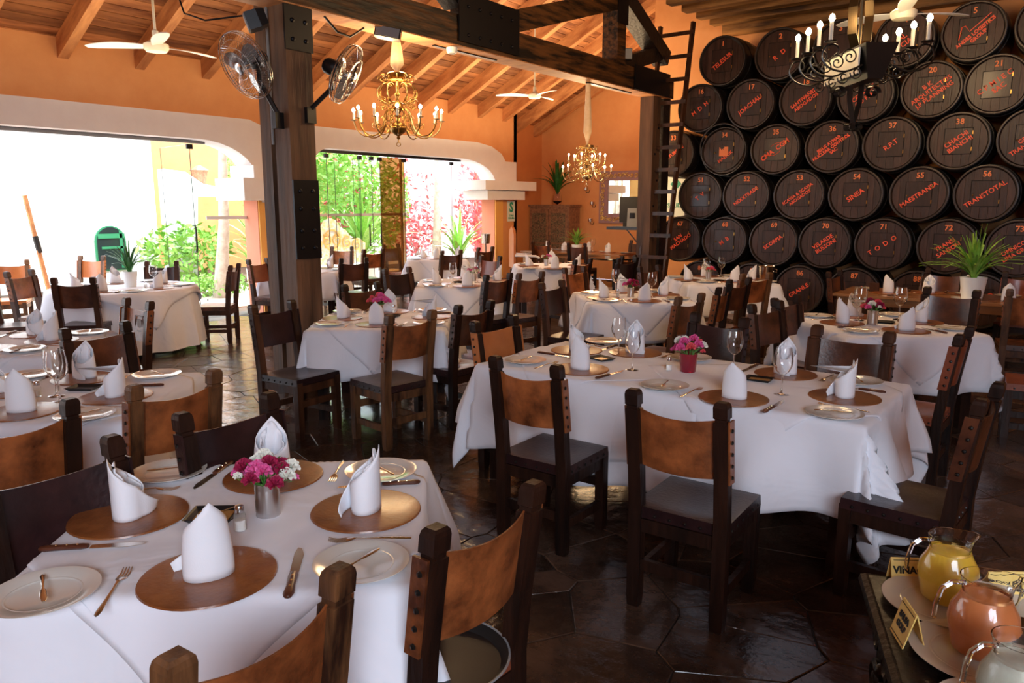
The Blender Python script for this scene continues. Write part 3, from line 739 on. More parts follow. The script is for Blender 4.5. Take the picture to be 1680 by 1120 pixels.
# ---- long table right of centre
N2 = 'the long white table'
table_frame(-1.87, 4.12, 0, 2.26, 1.0, 'long dark table under the white cloth right of centre')
cloth('tablecloth', -1.87, 4.12, 0, 1.14, .51, .95, 1.0, 7, .003, 2.3, 'white tablecloth hanging to a point over the left half of the long table', 'linen', 72, .19, .055, off=(-.68, 0))
cloth('tablecloth', -1.87, 4.12, 0, 1.14, .51, 1.16, 1.04, 5, .0045, 3.1, 'white tablecloth hanging nearly to the floor over the right half of the long table', 'linen', 84, .20, .06, off=(.42, .02))
cloth('table_topper', -1.87, 4.12, 0, 1.14, .51, .54, .54, 40, .0075, 2.3, 'white square topper on the left half of the long table', 'linen_top', 60, off=(-.52, .02))
cloth('table_topper', -1.87, 4.12, 0, 1.14, .51, .60, .60, 40, .009, 2.3, 'white square topper on the right half of the long table', 'linen_top', 60, off=(.60, 0))
setting(-2.73, 4.33, 178, N2, 'left end cover', 6, plate=True)
setting(-2.39, 3.83, -92, N2, 'near left cover', 7, nrot=0)
setting(-2.37, 4.50, 92, N2, 'far left cover', 9, nrot=10)
setting(-1.38, 3.71, -96, N2, 'near right cover', 10, nrot=0)
setting(-1.35, 4.45, 88, N2, 'far right cover', 11, nrot=0)
setting(-.93, 4.08, 2, N2, 'right end cover', 12, nrot=0)
bouquet(-1.84, 4.17, TOPZ, 8, 'pink, coral and white carnations on the long white table', ['petal_pink', 'petal_white', 'petal_pink', 'petal_coral', 'petal_white', 'petal_pink', 'petal_coral'], 'vase', 14, 1.15)
shaker_at(-1.95, 4.14, 'glass salt shaker beside the red vase on the long white table')
tray_at(-2.44, 4.17, R(-20), 'small black-rimmed gold tray on the left of the long white table', False)
tray_at(-1.42, 4.20, R(5), 'small black tray among the right covers of the long white table', False)
glass_at(-2.42, 4.36, 'taller wine glass left of the red vase on the long white table', s=1.12)
glass_at(-2.13, 4.01, 'shorter wine glass left of the red vase on the long white table', s=1.05)
glass_at(-1.62, 4.33, 'wine glass right of the red vase on the long white table', s=1.1)
glass_at(-1.21, 3.94, 'front wine glass between the right covers of the long white table', s=1.12)
chair('t2_n0', -2.16, 3.02, 91, 'tkd', 'tan-backed chair pushed up to the near left side of the long table', sc_=.98)
chair('t2_n1', -1.26, 2.82, 92, 'tkd', 'tan-backed chair pushed up to the near right side of the long table')
chair('t2_f0', -2.02, 4.98, 262, 'kkd', 'dark-backed chair behind the pink flowers of the long table')
chair('t2_f1', -1.12, 4.90, 268, 'bbb', 'brown-backed chair on the far side of the long table by its right glasses', sc_=1.12)
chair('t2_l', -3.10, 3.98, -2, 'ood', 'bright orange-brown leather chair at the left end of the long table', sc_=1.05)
chair('t2_r', -.33, 3.62, 176, 'bkd', 'dark chair with an empty black seat at the right end of the long table')

# ---- standard square tables, set on the diagonal
def square_table(cx, cy, deg, w, desc, covers, seed, glasses=(), pot=None, shaker=None, tray=None, over=.43, fl_=.17, plates=True, cutlery=True, topper=True, n=44):
    table_frame(cx, cy, deg, w-.04, w-.04, 'dark wooden table under the cloth of '+desc)
    cloth('tablecloth', cx, cy, deg, w/2, w/2, w/2+over, w/2+over, 0, .003, seed*.7, 'white tablecloth draped over '+desc, 'linen', n, fl_)
    if topper: cloth('table_topper', cx, cy, deg, w/2, w/2, w*.60, w*.60, 44, .0055, seed*.7, 'white topper laid askew on '+desc, 'linen_top', n, fl_)
    for i, (mx, my, dd, pos) in enumerate(covers):
        setting(mx, my, dd, desc, pos, seed+i, knife=cutlery, fork=cutlery, plate=plates)
    for (gx, gy, lab, s) in glasses: glass_at(gx, gy, lab+' on '+desc, s=s)
    if shaker: shaker_at(shaker[0], shaker[1], 'glass salt shaker on '+desc)
    if tray: tray_at(tray[0], tray[1], R(tray[2]), 'small dark tray on '+desc, False, False)
def four(mx, my, deg, r_=.38):
    return [(mx+r_*math.cos(R(deg+a)), my+r_*math.sin(R(deg+a)), deg+a, p) for a, p in ((0, 'right cover'), (90, 'far cover'), (180, 'left cover'), (270, 'near cover'))]
D3 = 'the square table beside the big post'
square_table(-4.86, 4.55, 38, 1.10, D3, [(-5.19, 4.36, 218, 'left cover'), (-4.69, 4.30, 308, 'near cover'), (-5.16, 4.91, 128, 'far cover'), (-4.61, 4.88, 38, 'right cover')], 21, shaker=(-5.06, 4.86), tray=(-4.93, 4.70, 20))
bouquet(-4.98, 4.60, TOPZ, 5, 'pink and coral flowers on the square table beside the big post', ['petal_pink', 'petal_coral', 'petal_pink'], 'can', 12, 1.1)
chair('t3_n', -3.88, 3.84, 172, 'tkw', 'mottled tan chair in front of the square table beside the big post')
chair('t3_r', -3.88, 4.54, 178, 'bkd', 'dark-framed brown chair right of the square table beside the big post')
chair('t3_l', -5.02, 3.58, 4, 'kkb', 'dark leather chair standing against the foot of the big post')
chair('t3_f', -5.62, 5.02, -8, 'bbd', 'brown leather chair at the far side of the square table beside the big post')
D4 = 'the left middle table'
square_table(-4.22, 1.66, 42, 1.06, D4, [(-4.53, 1.90, 132, 'far cover'), (-3.96, 1.80, 42, 'right cover'), (-4.02, 1.38, 312, 'near cover'), (-4.55, 1.45, 222, 'left cover')], 31,
             glasses=[(-4.08, 1.58, 'front wine glass', 1.15), (-4.22, 1.62, 'back wine glass', 1.1)], shaker=(-4.30, 1.56), tray=(-4.27, 1.78, 35))
chair('t4_a', -3.25, 1.71, 182, 'ttw', 'brown mottled chair with a scuffed post right of the left middle table')
chair('t4_b', -3.21, 1.06, 182, 'ttd', 'brown mottled chair cut by the left edge, before the left middle table')
chair('t4_far', -4.95, 2.20, 2, 'bbd', 'brown chair on the far side of the left middle table')
D5 = 'the table at the far left edge'
square_table(-6.22, 2.08, 42, 1.08, D5, [(-6.02, 2.32, 42, 'right cover'), (-6.40, 2.36, 132, 'far cover'), (-6.0, 1.9, 312, 'near cover')], 41)
ce = chair('t5_e', -6.12, 2.96, 270, 'tbb', 'chair with a square embossed crest on its pale leather back')
MB().box((0, -.069, .86), (.13, .006, .008)).box((0, -.060, .74), (.13, .006, .008)).box((-.061, -.062, .80), (.008, .006, .125)).box((.061, -.062, .80), (.008, .006, .125)).box((0, -.068, .80), (.07, .012, .07)).build('embossed_crest', 'leather_brown', ce)
D6 = 'the round table by the left opening'
t6x, t6y = -9.38, 4.48
tt = thing('round_table', (t6x, t6y, 0), 0, 'round table hidden under a floor-length white cloth by the left opening', 'table')
MB().lathe([(1e-6, TH-.035), (.80, TH-.035), (.80, TH), (1e-6, TH)], 40, caps=False).build('tabletop', 'dark_wood', tt)
MB().lathe([(.28, 0), (.3, .03), (.06, .08), (.06, TH-.035)], 16).build('pedestal', 'dark_wood', tt)
mb = MB(); nr = 90; prof = [(0, 0), (.4, 0), (.8, 0), (.815, -.012), (.82, -.04), (.83, -.2), (.85, -.4), (.87, -.60), (.88, -.70)]
for r_, dz in prof:
    for k in range(nr):
        a = 2*math.pi*k/nr; w = 1+(.035*math.sin(a*14)+.015*math.sin(a*23+1))*min(1, -dz/.4); mb.v.append((r_*w*math.cos(a)+.00001*k, r_*w*math.sin(a), TH+.003+dz))
for i in range(len(prof)-1):
    for k in range(nr): l = (k+1) % nr; mb.f.append((i*nr+k, i*nr+l, (i+1)*nr+l, (i+1)*nr+k)); mb.sm.append(True)
tag(obj('tablecloth', mb.mesh('tablecloth'), 'linen', None, None, (t6x, t6y, 0)), 'floor-length white cloth on the round table by the left opening', 'tablecloth', 'white linen on the dining tables')
cloth('table_topper', t6x, t6y, 38, .82, .82, .90, .90, 0, .0055, 3.3, 'square white topper on the round table by the left opening', 'linen_top', 48, .12, .03, .82)
for i, a in enumerate((20, 92, 164, 236, 308)):
    setting(t6x+.52*math.cos(R(a)), t6y+.52*math.sin(R(a)), a, D6, ['right cover', 'far cover', 'back left cover', 'left cover', 'near cover'][i], 51+i, fork=False)
glass_at(-9.30, 4.82, 'wine glass beside the plant on '+D6, s=1.1)
shaker_at(-9.12, 4.62, 'glass salt shaker beside the plant on '+D6)
chair('t6_n', -8.62, 3.62, 138, 'bkb', 'dark brown chair with its back to us at the round table by the opening')
chair('t6_r', -8.88, 5.62, 222, 'bbb', 'brown chair seen from the side at the right of the round table')
chair('t6_b', -10.1, 5.35, 318, 'kbb', 'dark-backed chair behind the plant of the round table')
chair('t6_l', -9.95, 3.62, 30, 'tbb', 'tan leather chair left of the round table, facing it')
chair('t6_m', -9.35, 3.08, 60, 'tbb', 'pale worn chair at the left edge, turned to the round table')
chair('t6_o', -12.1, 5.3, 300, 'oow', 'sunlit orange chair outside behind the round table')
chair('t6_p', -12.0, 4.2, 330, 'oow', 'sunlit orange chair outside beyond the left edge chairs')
D7 = 'the table behind the big post'
square_table(-9.72, 7.46, 42, 1.10, D7, [(-9.6, 7.86, 60, 'right cover'), (-9.95, 7.25, 222, 'left cover')], 61, cutlery=False)
chair('t7_r', -8.6, 7.45, 158, 'bbd', 'red-brown chair just right of the big post')
chair('t7_l', -9.45, 6.50, 14, 'rbb', 'red leather chair in front of the orange pier')
chair('t7_f', -11.1, 9.35, 300, 'tbb', 'pale chair outside before the ornate bench')
chair('t7_g', -10.1, 9.2, 168, 'tbb', 'tall grey-tan chair in front of the folded glass doors')
D8 = 'the pink-tinged table by the right opening'
square_table(-9.95, 10.75, 42, 1.10, D8, [(-10.1, 10.5, 222, 'left cover'), (-9.7, 10.45, 312, 'near cover'), (-9.75, 11.1, 60, 'right cover')], 71, glasses=[(-9.95, 10.6, 'wine glass', 1.1)], cutlery=False)
chair('t8_a', -8.75, 9.75, 166, 'bbb', 'dark red chair before the pink-tinged table by the right opening')
chair('t8_b', -8.95, 10.9, 176, 'bbb', 'dark chair right of the pink-tinged table by the right opening')
chair('t8_c', -11.0, 10.6, 0, 'rrb', 'red-backed chair outside behind the pink-tinged table')
D9 = 'the middle table with two wine glasses'
square_table(-6.42, 7.40, 40, 1.12, D9, [(-6.54, 7.03, 225, 'left cover'), (-6.08, 7.09, 310, 'near cover'), (-6.20, 7.86, 40, 'right cover'), (-6.80, 7.90, 130, 'far cover')], 81,
             glasses=[(-6.47, 7.27, 'left wine glass', 1.15), (-6.27, 7.52, 'right wine glass', 1.15)], tray=(-6.45, 7.38, 0))
bouquet(-6.42, 7.62, TOPZ, 11, 'pink and white flowers on the middle table with two wine glasses', ['petal_pink', 'petal_white'], 'can', 9)
chair('t9_l', -6.68, 6.55, -4, 'kkb', 'dark leather chair left of the middle table with two wine glasses')
chair('t9_r', -5.31, 6.66, 174, 'bkd', 'mottled brown chair right of the middle table with two wine glasses')
chair('t9_f', -7.30, 9.0, 268, 'rbb', 'red-brown chair beyond the middle table, before the yellow pier')
D10 = 'the table below the far chandelier'
square_table(-7.10, 10.40, 40, 1.12, D10, [(-7.34, 10.12, 220, 'left cover'), (-6.70, 9.95, 310, 'near cover'), (-7.40, 10.90, 130, 'far cover'), (-6.76, 10.72, 40, 'right cover')], 91)
bouquet(-7.15, 10.36, TOPZ, 12, 'small pink and white bunch on the table below the far chandelier', ['petal_pink', 'petal_white', 'petal_dark'], 'can', 8)
chair('t10_n', -5.12, 7.02, 172, 'tkb', 'light tan chair with a dark post behind the dark leather chair')
chair('t10_r', -5.82, 9.26, 177, 'tbd', 'tan chair seen edge-on before the far table')
chair('t10_m', -5.65, 10.3, 178, 'bbd', 'small dark chair right of the table below the far chandelier')
chair('t10_k', -5.44, 9.90, 166, 'kkd', 'small dark leather chair before the black round table')
D12 = 'the centre table with red flowers'
square_table(-3.95, 7.38, 42, 1.10, D12, [(-4.13, 7.07, 222, 'left cover'), (-3.65, 7.10, 312, 'near cover'), (-3.72, 7.70, 42, 'right cover'), (-4.23, 7.68, 132, 'far cover')], 101,
             glasses=[(-4.25, 7.55, 'left wine glass', 1.2), (-3.74, 7.44, 'right wine glass', 1.2)], shaker=(-4.08, 7.30))
bouquet(-3.92, 7.30, TOPZ, 14, 'deep red and pink carnations on the centre table', ['petal_dark', 'petal_pink', 'petal_dark'], 'can', 9)
chair('t12_l', -4.22, 6.32, 2, 'kkb', 'black leather chair with a high rail left of the centre table')
chair('t12_r', -2.74, 6.05, 174, 'tbw', 'tan chair with a row of nails before the centre table')
chair('t12_e', -2.80, 6.95, 186, 'tbd', 'narrow edge-on chair with an orange back right of the centre table')
chair('t12_f', -5.02, 7.98, -6, 'tbb', 'brown leather chair behind the left covers of the centre table')
chair('t12_g', -4.37, 8.72, -10, 'bkd', 'dark red chair behind the centre table and its red flowers')
D13 = 'the table before the lowest left barrels'
square_table(-3.92, 9.80, 40, 1.16, D13, [(-4.24, 9.47, 222, 'left cover'), (-4.25, 10.10, 132, 'far cover'), (-3.64, 9.60, 312, 'near cover'), (-3.58, 10.08, 42, 'right cover')], 111,
             glasses=[(-4.06, 10.18, 'right wine glass', 1.2), (-4.12, 9.80, 'left wine glass', 1.2)], tray=(-3.85, 9.6, 10))
bouquet(-4.05, 9.72, TOPZ, 15, 'pink and white bunch on the table before the lowest left barrels', ['petal_pink', 'petal_white', 'petal_coral'], 'can', 9)
ib = thing('ice_bucket', (-3.45, 10.25, TOPZ), 0, 'shiny steel ice bucket on the table before the barrels', 'bucket')
MB().lathe([(1e-6, 0), (.085, 0), (.09, .01), (.105, .17), (.11, .175), (.106, .18), (.1, .17), (.083, .01), (1e-6, .01)], 28, caps=False).build('bucket_body', 'chrome', ib)
MB().tube([(.11, 0, .14), (.14, 0, .14), (.14, 0, .10), (.10, 0, .10)], .006, 6).build('handle', 'chrome', ib)
chair('t13_n', -3.02, 8.5, 150, 'tbw', 'worn light chair with a tan back before the barrels')
chair('t13_o', -2.95, 7.75, 170, 'bbd', 'dark slim chair right of the centre table cloth')
D14 = 'the right-hand square table'
square_table(-1.34, 6.86, 42, 1.14, D14, [(-1.60, 6.73, 222, 'left cover'), (-1.09, 6.62, 312, 'near cover'), (-1.08, 7.20, 42, 'right cover'), (-1.62, 7.22, 132, 'far cover')], 121,
             glasses=[(-1.53, 7.00, 'left wine glass', 1.25), (-1.26, 7.25, 'right wine glass', 1.25)], tray=(-1.32, 6.98, 15), over=.46)
bouquet(-1.38, 6.80, TOPZ, 16, 'pink, coral and white carnations on the right-hand square table', ['petal_coral', 'petal_dark', 'petal_white', 'petal_pink'], 'can', 11, 1.15)
chair('t14_r', -.62, 5.32, 178, 'rrd', 'edge-on chair with a riveted red leather wrap right of the square table')
chair('t14_f', -.98, 7.92, 262, 'bbd', 'wide brown chair on the far side of the right-hand square table', sc_=1.08)
chair('t14_l', -1.92, 5.92, -14, 'bkd', 'dark brown chair left of the right-hand square table')
chair('t14_m', -1.92, 6.42, -10, 'bbd', 'small dark chair just left of the right-hand square table')
# ---- bare wooden tables
D15 = 'the bare wooden table with the plant'
def wood_table(x, y, deg, w, d, label):
    t = table_frame(x, y, deg, w, d, label, 'table_wood'); return t
wood_table(-.95, 9.62, 0, 2.7, .95, 'bare polished wooden table with a potted plant before the barrels')
z15 = TH-.002
for i, (mx, my, dd, pos) in enumerate([(-1.79, 9.51, 225, 'left end cover'), (-1.42, 9.82, 90, 'far left cover'), (-1.05, 9.90, 90, 'far middle cover'), (-.62, 9.42, 270, 'near right cover'), (-.42, 9.85, 90, 'far right cover')]):
    setting(mx, my, dd, D15, pos, 131+i, pz=z15, fork=False)
bt = thing('sauce_bottle', (-1.52, 9.98, z15), 0, 'small dark bottle on the bare wooden table with the plant', 'bottle')
MB().lathe([(1e-6, 0), (.03, 0), (.032, .01), (.032, .12), (.014, .15), (.013, .19), (1e-6, .19)], 16, caps=False).build('bottle_body', 'clear_glass', bt)
MB().lathe([(1e-6, .185), (.016, .185), (.016, .21), (1e-6, .21)], 12, caps=False).build('cap', 'iron', bt)
wd_ = thing('menu_block', (-1.96, 9.62, z15), 0, 'small wooden block standing on the bare table with the plant', 'block')
MB().box((0, 0, .05), (.1, .04, .1)).build('block_body', 'brown_wood', wd_)
chair('t15_a', -.36, 8.35, 100, 'tbw', 'tall worn chair with a tan back cut by the right edge')
chair('t15_b', .02, 6.75, 186, 'trd', 'chair with rounded dark post tops behind the right square table')
chair('t15_c', -2.28, 9.34, -4, 'bbd', 'dark slim chair at the left end of the bare wooden table')
chair('t15_d', -1.35, 10.38, 268, 'bbd', 'dark brown chair behind the left of the plant table')
chair('t15_e', -.55, 10.38, 270, 'rrd', 'red-brown chair behind the plant table')
chair('t15_f', .15, 10.35, 272, 'rbb', 'red-brown chair at the right edge behind the plant table')
wood_table(-8.85, 14.1, 0, 2.5, .95, 'bare wooden table below the framed mirror')
D11 = 'the bare wooden table below the mirror'
for i, (mx, my, dd, pos) in enumerate([(-9.65, 14.05, 180, 'left end cover'), (-9.35, 14.25, 90, 'far left cover'), (-8.75, 14.3, 90, 'far middle cover'), (-8.2, 14.2, 90, 'far right cover')]):
    setting(mx, my, dd, D11, pos, 141+i, pz=z15, fork=False, knife=False)
glass_at(-8.55, 14.15, 'wine glass on '+D11, z15, 1.3)
chair('t11_a', -9.25, 13.25, 96, 'tbb', 'tan chair before the carved cabinet at the bare table')
chair('t11_b', -8.35, 13.25, 94, 'bbd', 'dark red chair before the small green plant at the bare table')
chair('t11_d', -7.9, 14.95, 268, 'bbb', 'chair behind the bare table, under the mirror')
# high-backed armchair
ac = thing('armchair', (-9.75, 12.9, 0), R(-42), 'high-backed armchair in studded reddish leather beside the yellow pier', 'armchair')
MB().add([], []).loft([[(x, y+dy, z) for x, z in [(-.27, .45), (.27, .45), (.27, 1.15), (.22, 1.24), (.12, 1.27), (.0, 1.32), (-.12, 1.27), (-.22, 1.24), (-.27, 1.15)]] for y, dy in ((-.05, 0), (.0, 0))]).build('backrest', 'leather_orange', ac)
MB().box((0, .27, .43), (.56, .52, .12)).build('seat', 'leather_brown', ac)
for s in (-1, 1):
    MB().tube([(s*.28, -.02, .72), (s*.29, .2, .71), (s*.29, .42, .70), (s*.29, .5, .66)], .025, 8).build('armrest', 'linen', ac)
    MB().box((s*.27, .48, .34), (.05, .05, .68)).build('leg', 'brown_wood', ac); MB().box((s*.26, .0, .2), (.05, .05, .4)).build('leg', 'brown_wood', ac)
# black round table
bt2 = thing('round_table', (-7.30, 12.9, 0), 0, 'small black round pedestal table in front of the slim post', 'table')
MB().lathe([(1e-6, .73), (.46, .73), (.47, .745), (.46, .76), (1e-6, .76)], 36, caps=False).build('tabletop', 'plastic_gloss_black', bt2)
MB().lathe([(.25, 0), (.25, .02), (.04, .05), (.04, .73)], 14).build('pedestal', 'plastic_gloss_black', bt2)
# ------------------------------------------------------------------ barrels
BF = 12.3; BR = .37
def barrel_meshes():
    d = {}
    prof = [(.345, .03), (.372, .0), (.385, .0), (.395, .2), (.408, .42), (.412, .57), (.408, .72), (.385, 1.14), (.37, 1.16), (1e-6, 1.16)]
    mx = Matrix.Rotation(R(-90), 4, 'X')      # barrel axis along +y
    d['body'] = MB().lathe(prof, 36, caps=False, mtx=mx).mesh('body')
    d['rim'] = MB().lathe([(.366, .012), (.364, -.004), (.374, -.006), (.387, -.003), (.389, .012)], 36, caps=False, mtx=mx).mesh('rim')
    d['hoop'] = MB().lathe([(.389, .05), (.392, .05), (.396, .10), (.392, .10)], 32, caps=False, mtx=mx).mesh('hoop')
    d['hoop2'] = MB().lathe([(.400, .24), (.404, .24), (.407, .29), (.402, .29)], 32, caps=False, mtx=mx).mesh('hoop')
    n = 7; r = .352
    for i in range(n):
        x0 = -r+2*r*i/n+.0014; x1 = -r+2*r*(i+1)/n-.0014; up = []; k = 6
        for j in range(k+1):
            x = x0+(x1-x0)*j/k; up.append((x, math.sqrt(max(0, r*r-x*x))))
        poly = up+[(x, -z) for x, z in reversed(up)]
        out = []
        for p in poly:
            if not out or math.hypot(p[0]-out[-1][0], p[1]-out[-1][1]) > 1e-4: out.append(p)
        dy = .0015*math.sin(i*2.3)
        d['st%d' % i] = prism(out, .028+dy, .05, 'y').mesh('head_stave')
    d['back'] = MB().lathe([(1e-6, .045), (.352, .045)], 30, caps=False, mtx=mx).mesh('head_shadow_board')
    d['door'] = prism([(-.17, -.17), (.16, -.17), (.16, .17), (-.17, .17)], .018, .028, 'y').mesh('door')
    d['frame'] = MB().box((-.005, .0215, .1745), (.345, .004, .008)).box((-.005, .0215, -.1745), (.345, .004, .008)).box((.1645, .0215, 0), (.008, .004, .357)).box((-.1745, .0215, 0), (.008, .004, .357)).mesh('door_gap')
    d['hinge'] = MB().box((0, .015, 0), (.012, .008, .05)).mesh('hinge')
    d['knob'] = MB().sphere((0, .0, 0), .013, 10, 6).mesh('knob')
    return d
BM = barrel_meshes()
def barrel(num, x, z, words, lab, size=.062, door=True, logo=None, bold=0.0, spread=1.0, tilt=36, dy=0, off=(0, 0)):
    e = thing('wine_barrel', (x, BF+dy, z), 0, lab, 'barrel', 'dark casks stacked against the wall')
    b = obj('body', BM['body'], 'barrel_body', e); obj('rim', BM['rim'], 'barrel_rim', e)
    obj('hoop', BM['hoop'], 'barrel_body', b); obj('hoop', BM['hoop2'], 'barrel_body', b)
    obj('head_shadow_board', BM['back'], 'groove', e)
    for i in range(7): obj('head_stave', BM['st%d' % i], 'barrel_head', e)
    if door:
        dr = obj('door', BM['door'], 'barrel_door', e); obj('door_gap', BM['frame'], 'groove', dr)
        for hz in (-.11, .11): obj('hinge', BM['hinge'], 'brass', dr, None, (.166, .0, hz))
        obj('knob', BM['knob'], 'brass', dr, None, (-.145, .008, -.02))
    yy = .0145
    if num:
        t = obj('number', text_mesh(str(num), .105, .0015, .002), 'orange_paint', e, None, (0, .024, .262), (R(90), 0, 0))
    if words:
        for i, w in enumerate(words):
            k = (len(words)-1)/2-i; th = R(tilt); dx = -math.sin(th)*k*size*1.5; dz = math.cos(th)*k*size*1.5
            obj('lettering', text_mesh(w, size*1.55, .0015, bold+.0018), 'red_paint', e, None, (dx+off[0], yy, dz-.01+off[1]), (R(90), -th, 0))
    if logo == 'star':
        mb = MB(); pts = []
        for k in range(16): a = 2*math.pi*k/16; rr = .05 if k % 2 == 0 else .024; pts.append((math.cos(a)*rr, math.sin(a)*rr))
        prism([(-.075, -.075), (.075, -.075), (.075, .075), (-.075, .075)], .012, .017, 'y').build('emblem_square', 'orange_paint', e).location = (0, 0, 0)
        q = e.children[-1]; q.rotation_euler = (0, R(-36), 0); q.location = (-.03, 0, .07)
        s_ = prism(pts, .009, .0125, 'y').build('emblem_star', 'barrel_door', q)
    if logo == 'arcs':
        for sg in (1, -1):
            mb = MB(); mb.tube([(.13*math.cos(R(a))*1.0, yy, .075*math.sin(R(a))) for a in range(25 if sg > 0 else 205, 115 if sg > 0 else 300, 10)], .004, 5)
            q = mb.build('emblem_arc', 'red_paint', e); q.rotation_euler = (0, R(-36), 0)
    if logo == 'peak':
        th = R(44)
        pts = [(-.19, -.10), (-.15, .045), (-.12, .06), (-.09, .045), (-.06, -.0), (.13, .105), (.14, .085), (.20, .125)]
        pp = [(-.165, -.105), (-.14, .06), (-.10, .075), (-.045, .0), (.19, .21)]
        MB().tube([(x, yy, z_) for x, z_ in pp], .0075, 5).build('emblem_line', 'red_paint', e)
    if logo == 'burst':
        mb = MB()
        for k in range(8): a = 2*math.pi*k/8; mb.beam((.012*math.cos(a), yy, .13+.012*math.sin(a)), (.05*math.cos(a), yy, .13+.05*math.sin(a)), .008, .008)
        mb.build('emblem_burst', 'red_paint', e)
    return e
def bz(z): return 1.75+(z-1.75)*BF/14.9
def bx(x): return x*BF/14.9
S_ = 'dark wine barrel '
rows = [
 (4.06, [(-6.14, 1, ['TELESUR'], 'row', {}), (-5.02, 2, ['R   D'], '', {}), (-3.95, 3, [], '', {}), (-2.9, 4, ['AL', 'CIA'], '', {}), (-1.88, 5, ['ANDES LOGISTICS', 'GROUP'], '', dict(logo='peak', size=.043, tilt=40, bold=.001, off=(.045, -.035))), (-.85, 6, [], '', {})]),
 (3.345, [(-6.56, 16, ['M  D  H'], '', {}), (-5.53, 17, ['JOACHAU'], '', {}), (-4.5, 18, ['SANTIVAÑEZ', 'ABOGADOS'], '', dict(size=.048)), (-3.46, 19, ['CERAMIC', 'CO PERU'], '', dict(size=.055)), (-2.42, 20, ['B K', 'ARQUITECTOS', 'J.P PLANNING'], '', dict(size=.055)), (-1.47, 21, ['C P M I E C', 'SAC'], '', {}), (-.45, 22, [], '', {})]),
 (2.625, [(-7.12, 33, ['CUSTURONE'], '', dict(size=.05)), (-6.02, 34, ['MAERSK'], '', dict(logo='star', size=.05, off=(.03, -.075))), (-5.0, 35, ['CMA  CGM'], '', dict(logo='arcs', size=.066, bold=.002)), (-3.97, 36, ['JESUS AYMAR', 'NUCLEAR CONTROL', 'SAC'], '', dict(size=.042, bold=.001)), (-2.97, 37, ['R.P.T'], '', {}), (-1.94, 38, ['CHACHI', 'BIANCHI'], '', dict(size=.056)), (-.93, 39, ['GRUPO', 'TRANSOCEANO'], '', dict(logo='burst', size=.05))]),
 (1.91, [(-6.48, 51, ['T  V'], '', {}), (-5.52, 52, ['NEXXTRADE'], '', dict(size=.052)), (-4.5, 53, ['SCAVIA & SCAVIA', 'ABOGADOS'], '', dict(size=.044)), (-3.49, 54, ['SINEA'], '', dict(size=.066)), (-2.46, 55, ['MAESTRANSA'], '', dict(size=.058)), (-1.47, 56, ['TRANSTOTAL'], '', dict(size=.058)), (-.45, 57, [], '', {})]),
 (1.175, [(-6.9, 67, ['SAN', 'MACHADO'], '', dict(size=.056)), (-5.92, 68, ['M  B'], '', {}), (-4.93, 69, ['SCORPIA'], '', dict(size=.055)), (-3.97, 70, ['VELARDE', 'BUSSONI'], '', dict(size=.055)), (-2.97, 71, ['T  O  D  O'], '', {}), (-1.95, 72, ['TRANSI', 'SANSON'], '', dict(size=.055)), (-.93, 73, ['OMNICOM', 'LIMA GROUP'], '', dict(size=.05))]),
 (.43, [(-6.4, 84, [], '', {}), (-5.3, 85, [], '', {}), (-4.38, 86, ['GRANLE'], '', dict(size=.06)), (-3.40, 87, ['GAMBOA'], '', dict(size=.06)), (-2.36, 88, [], '', {}), (-1.4, 89, ['DURAND'], '', {}), (-.4, 90, [], '', {})]),
]
adj = ['far left', '', '', '', '', '', '']
for ri, (z, items) in enumerate(rows):
    for ci, (x, num, words, _, kw) in enumerate(items):
        ex = {5: 'red peaked line', 34: 'orange star emblem', 35: 'two curved strokes', 39: 'red burst emblem'}.get(num,
             '%s' % {1: 'slanted lettering', 2: 'two-line lettering', 3: 'three-line lettering'}[len(words)] if words else 'plain door')
        barrel(num, bx(x), z, words, 'dark wine barrel numbered %d, %s row, %s from the ladder, %s' % (num, ['top', 'second', 'third', 'fourth', 'fifth', 'floor'][ri], ['first', 'second', 'third', 'fourth', 'fifth', 'sixth', 'seventh'][ci], ex), **kw)
# wooden cradle under the lowest barrels
cr = thing('barrel_rack', (0, 0, 0), 0, 'low wooden rack under the lowest row of barrels', 'rack')
for yy in (BF+.2, BF+.95): MB().box((-2.8, yy, .01), (6.4, .1, .06)).build('rack_beam', 'beam_dark', cr)

# ------------------------------------------------------------------ chandeliers
def spiral(c, u, w, r0, turns, a0=0, n=26, rk=.12):
    c = Vector(c); return [c+(u*math.cos(a0+turns*2*math.pi*i/n)+w*math.sin(a0+turns*2*math.pi*i/n))*r0*(1-(1-rk)*i/n) for i in range(n+1)]
def candle(parent, p, h=.09, r=.013, cm='candle', power=6):
    c = Vector(p); k = MB().lathe([(1e-6, 0), (r, 0), (r, h), (1e-6, h)], 10, c=c, caps=False).build('candle', cm, parent)
    MB().lathe([(1e-6, 0), (.008, 0), (.016, .018), (.017, .03), (.010, .048), (1e-6, .058)], 10, c=c+Vector((0, 0, h)), caps=False).build('bulb', 'bulb', k)
    MB().lathe([(1e-6, -.006), (.02, -.006), (.034, 0), (.034, .003), (1e-6, .001)], 14, c=c, caps=False).build('drip_pan', 'brass', parent)
def smooth(pts):
    sm = []
    for i in range(len(pts)-1):
        p0, p1, p2, p3 = pts[max(i-1, 0)], pts[i], pts[i+1], pts[min(i+2, len(pts)-1)]
        for t in (0, .25, .5, .75): sm.append(.5*((2*p1)+(p2-p0)*t+(2*p0-5*p1+4*p2-p3)*t*t+(3*p1-p0-3*p2+p3)*t**3))
    return sm+[pts[-1]]
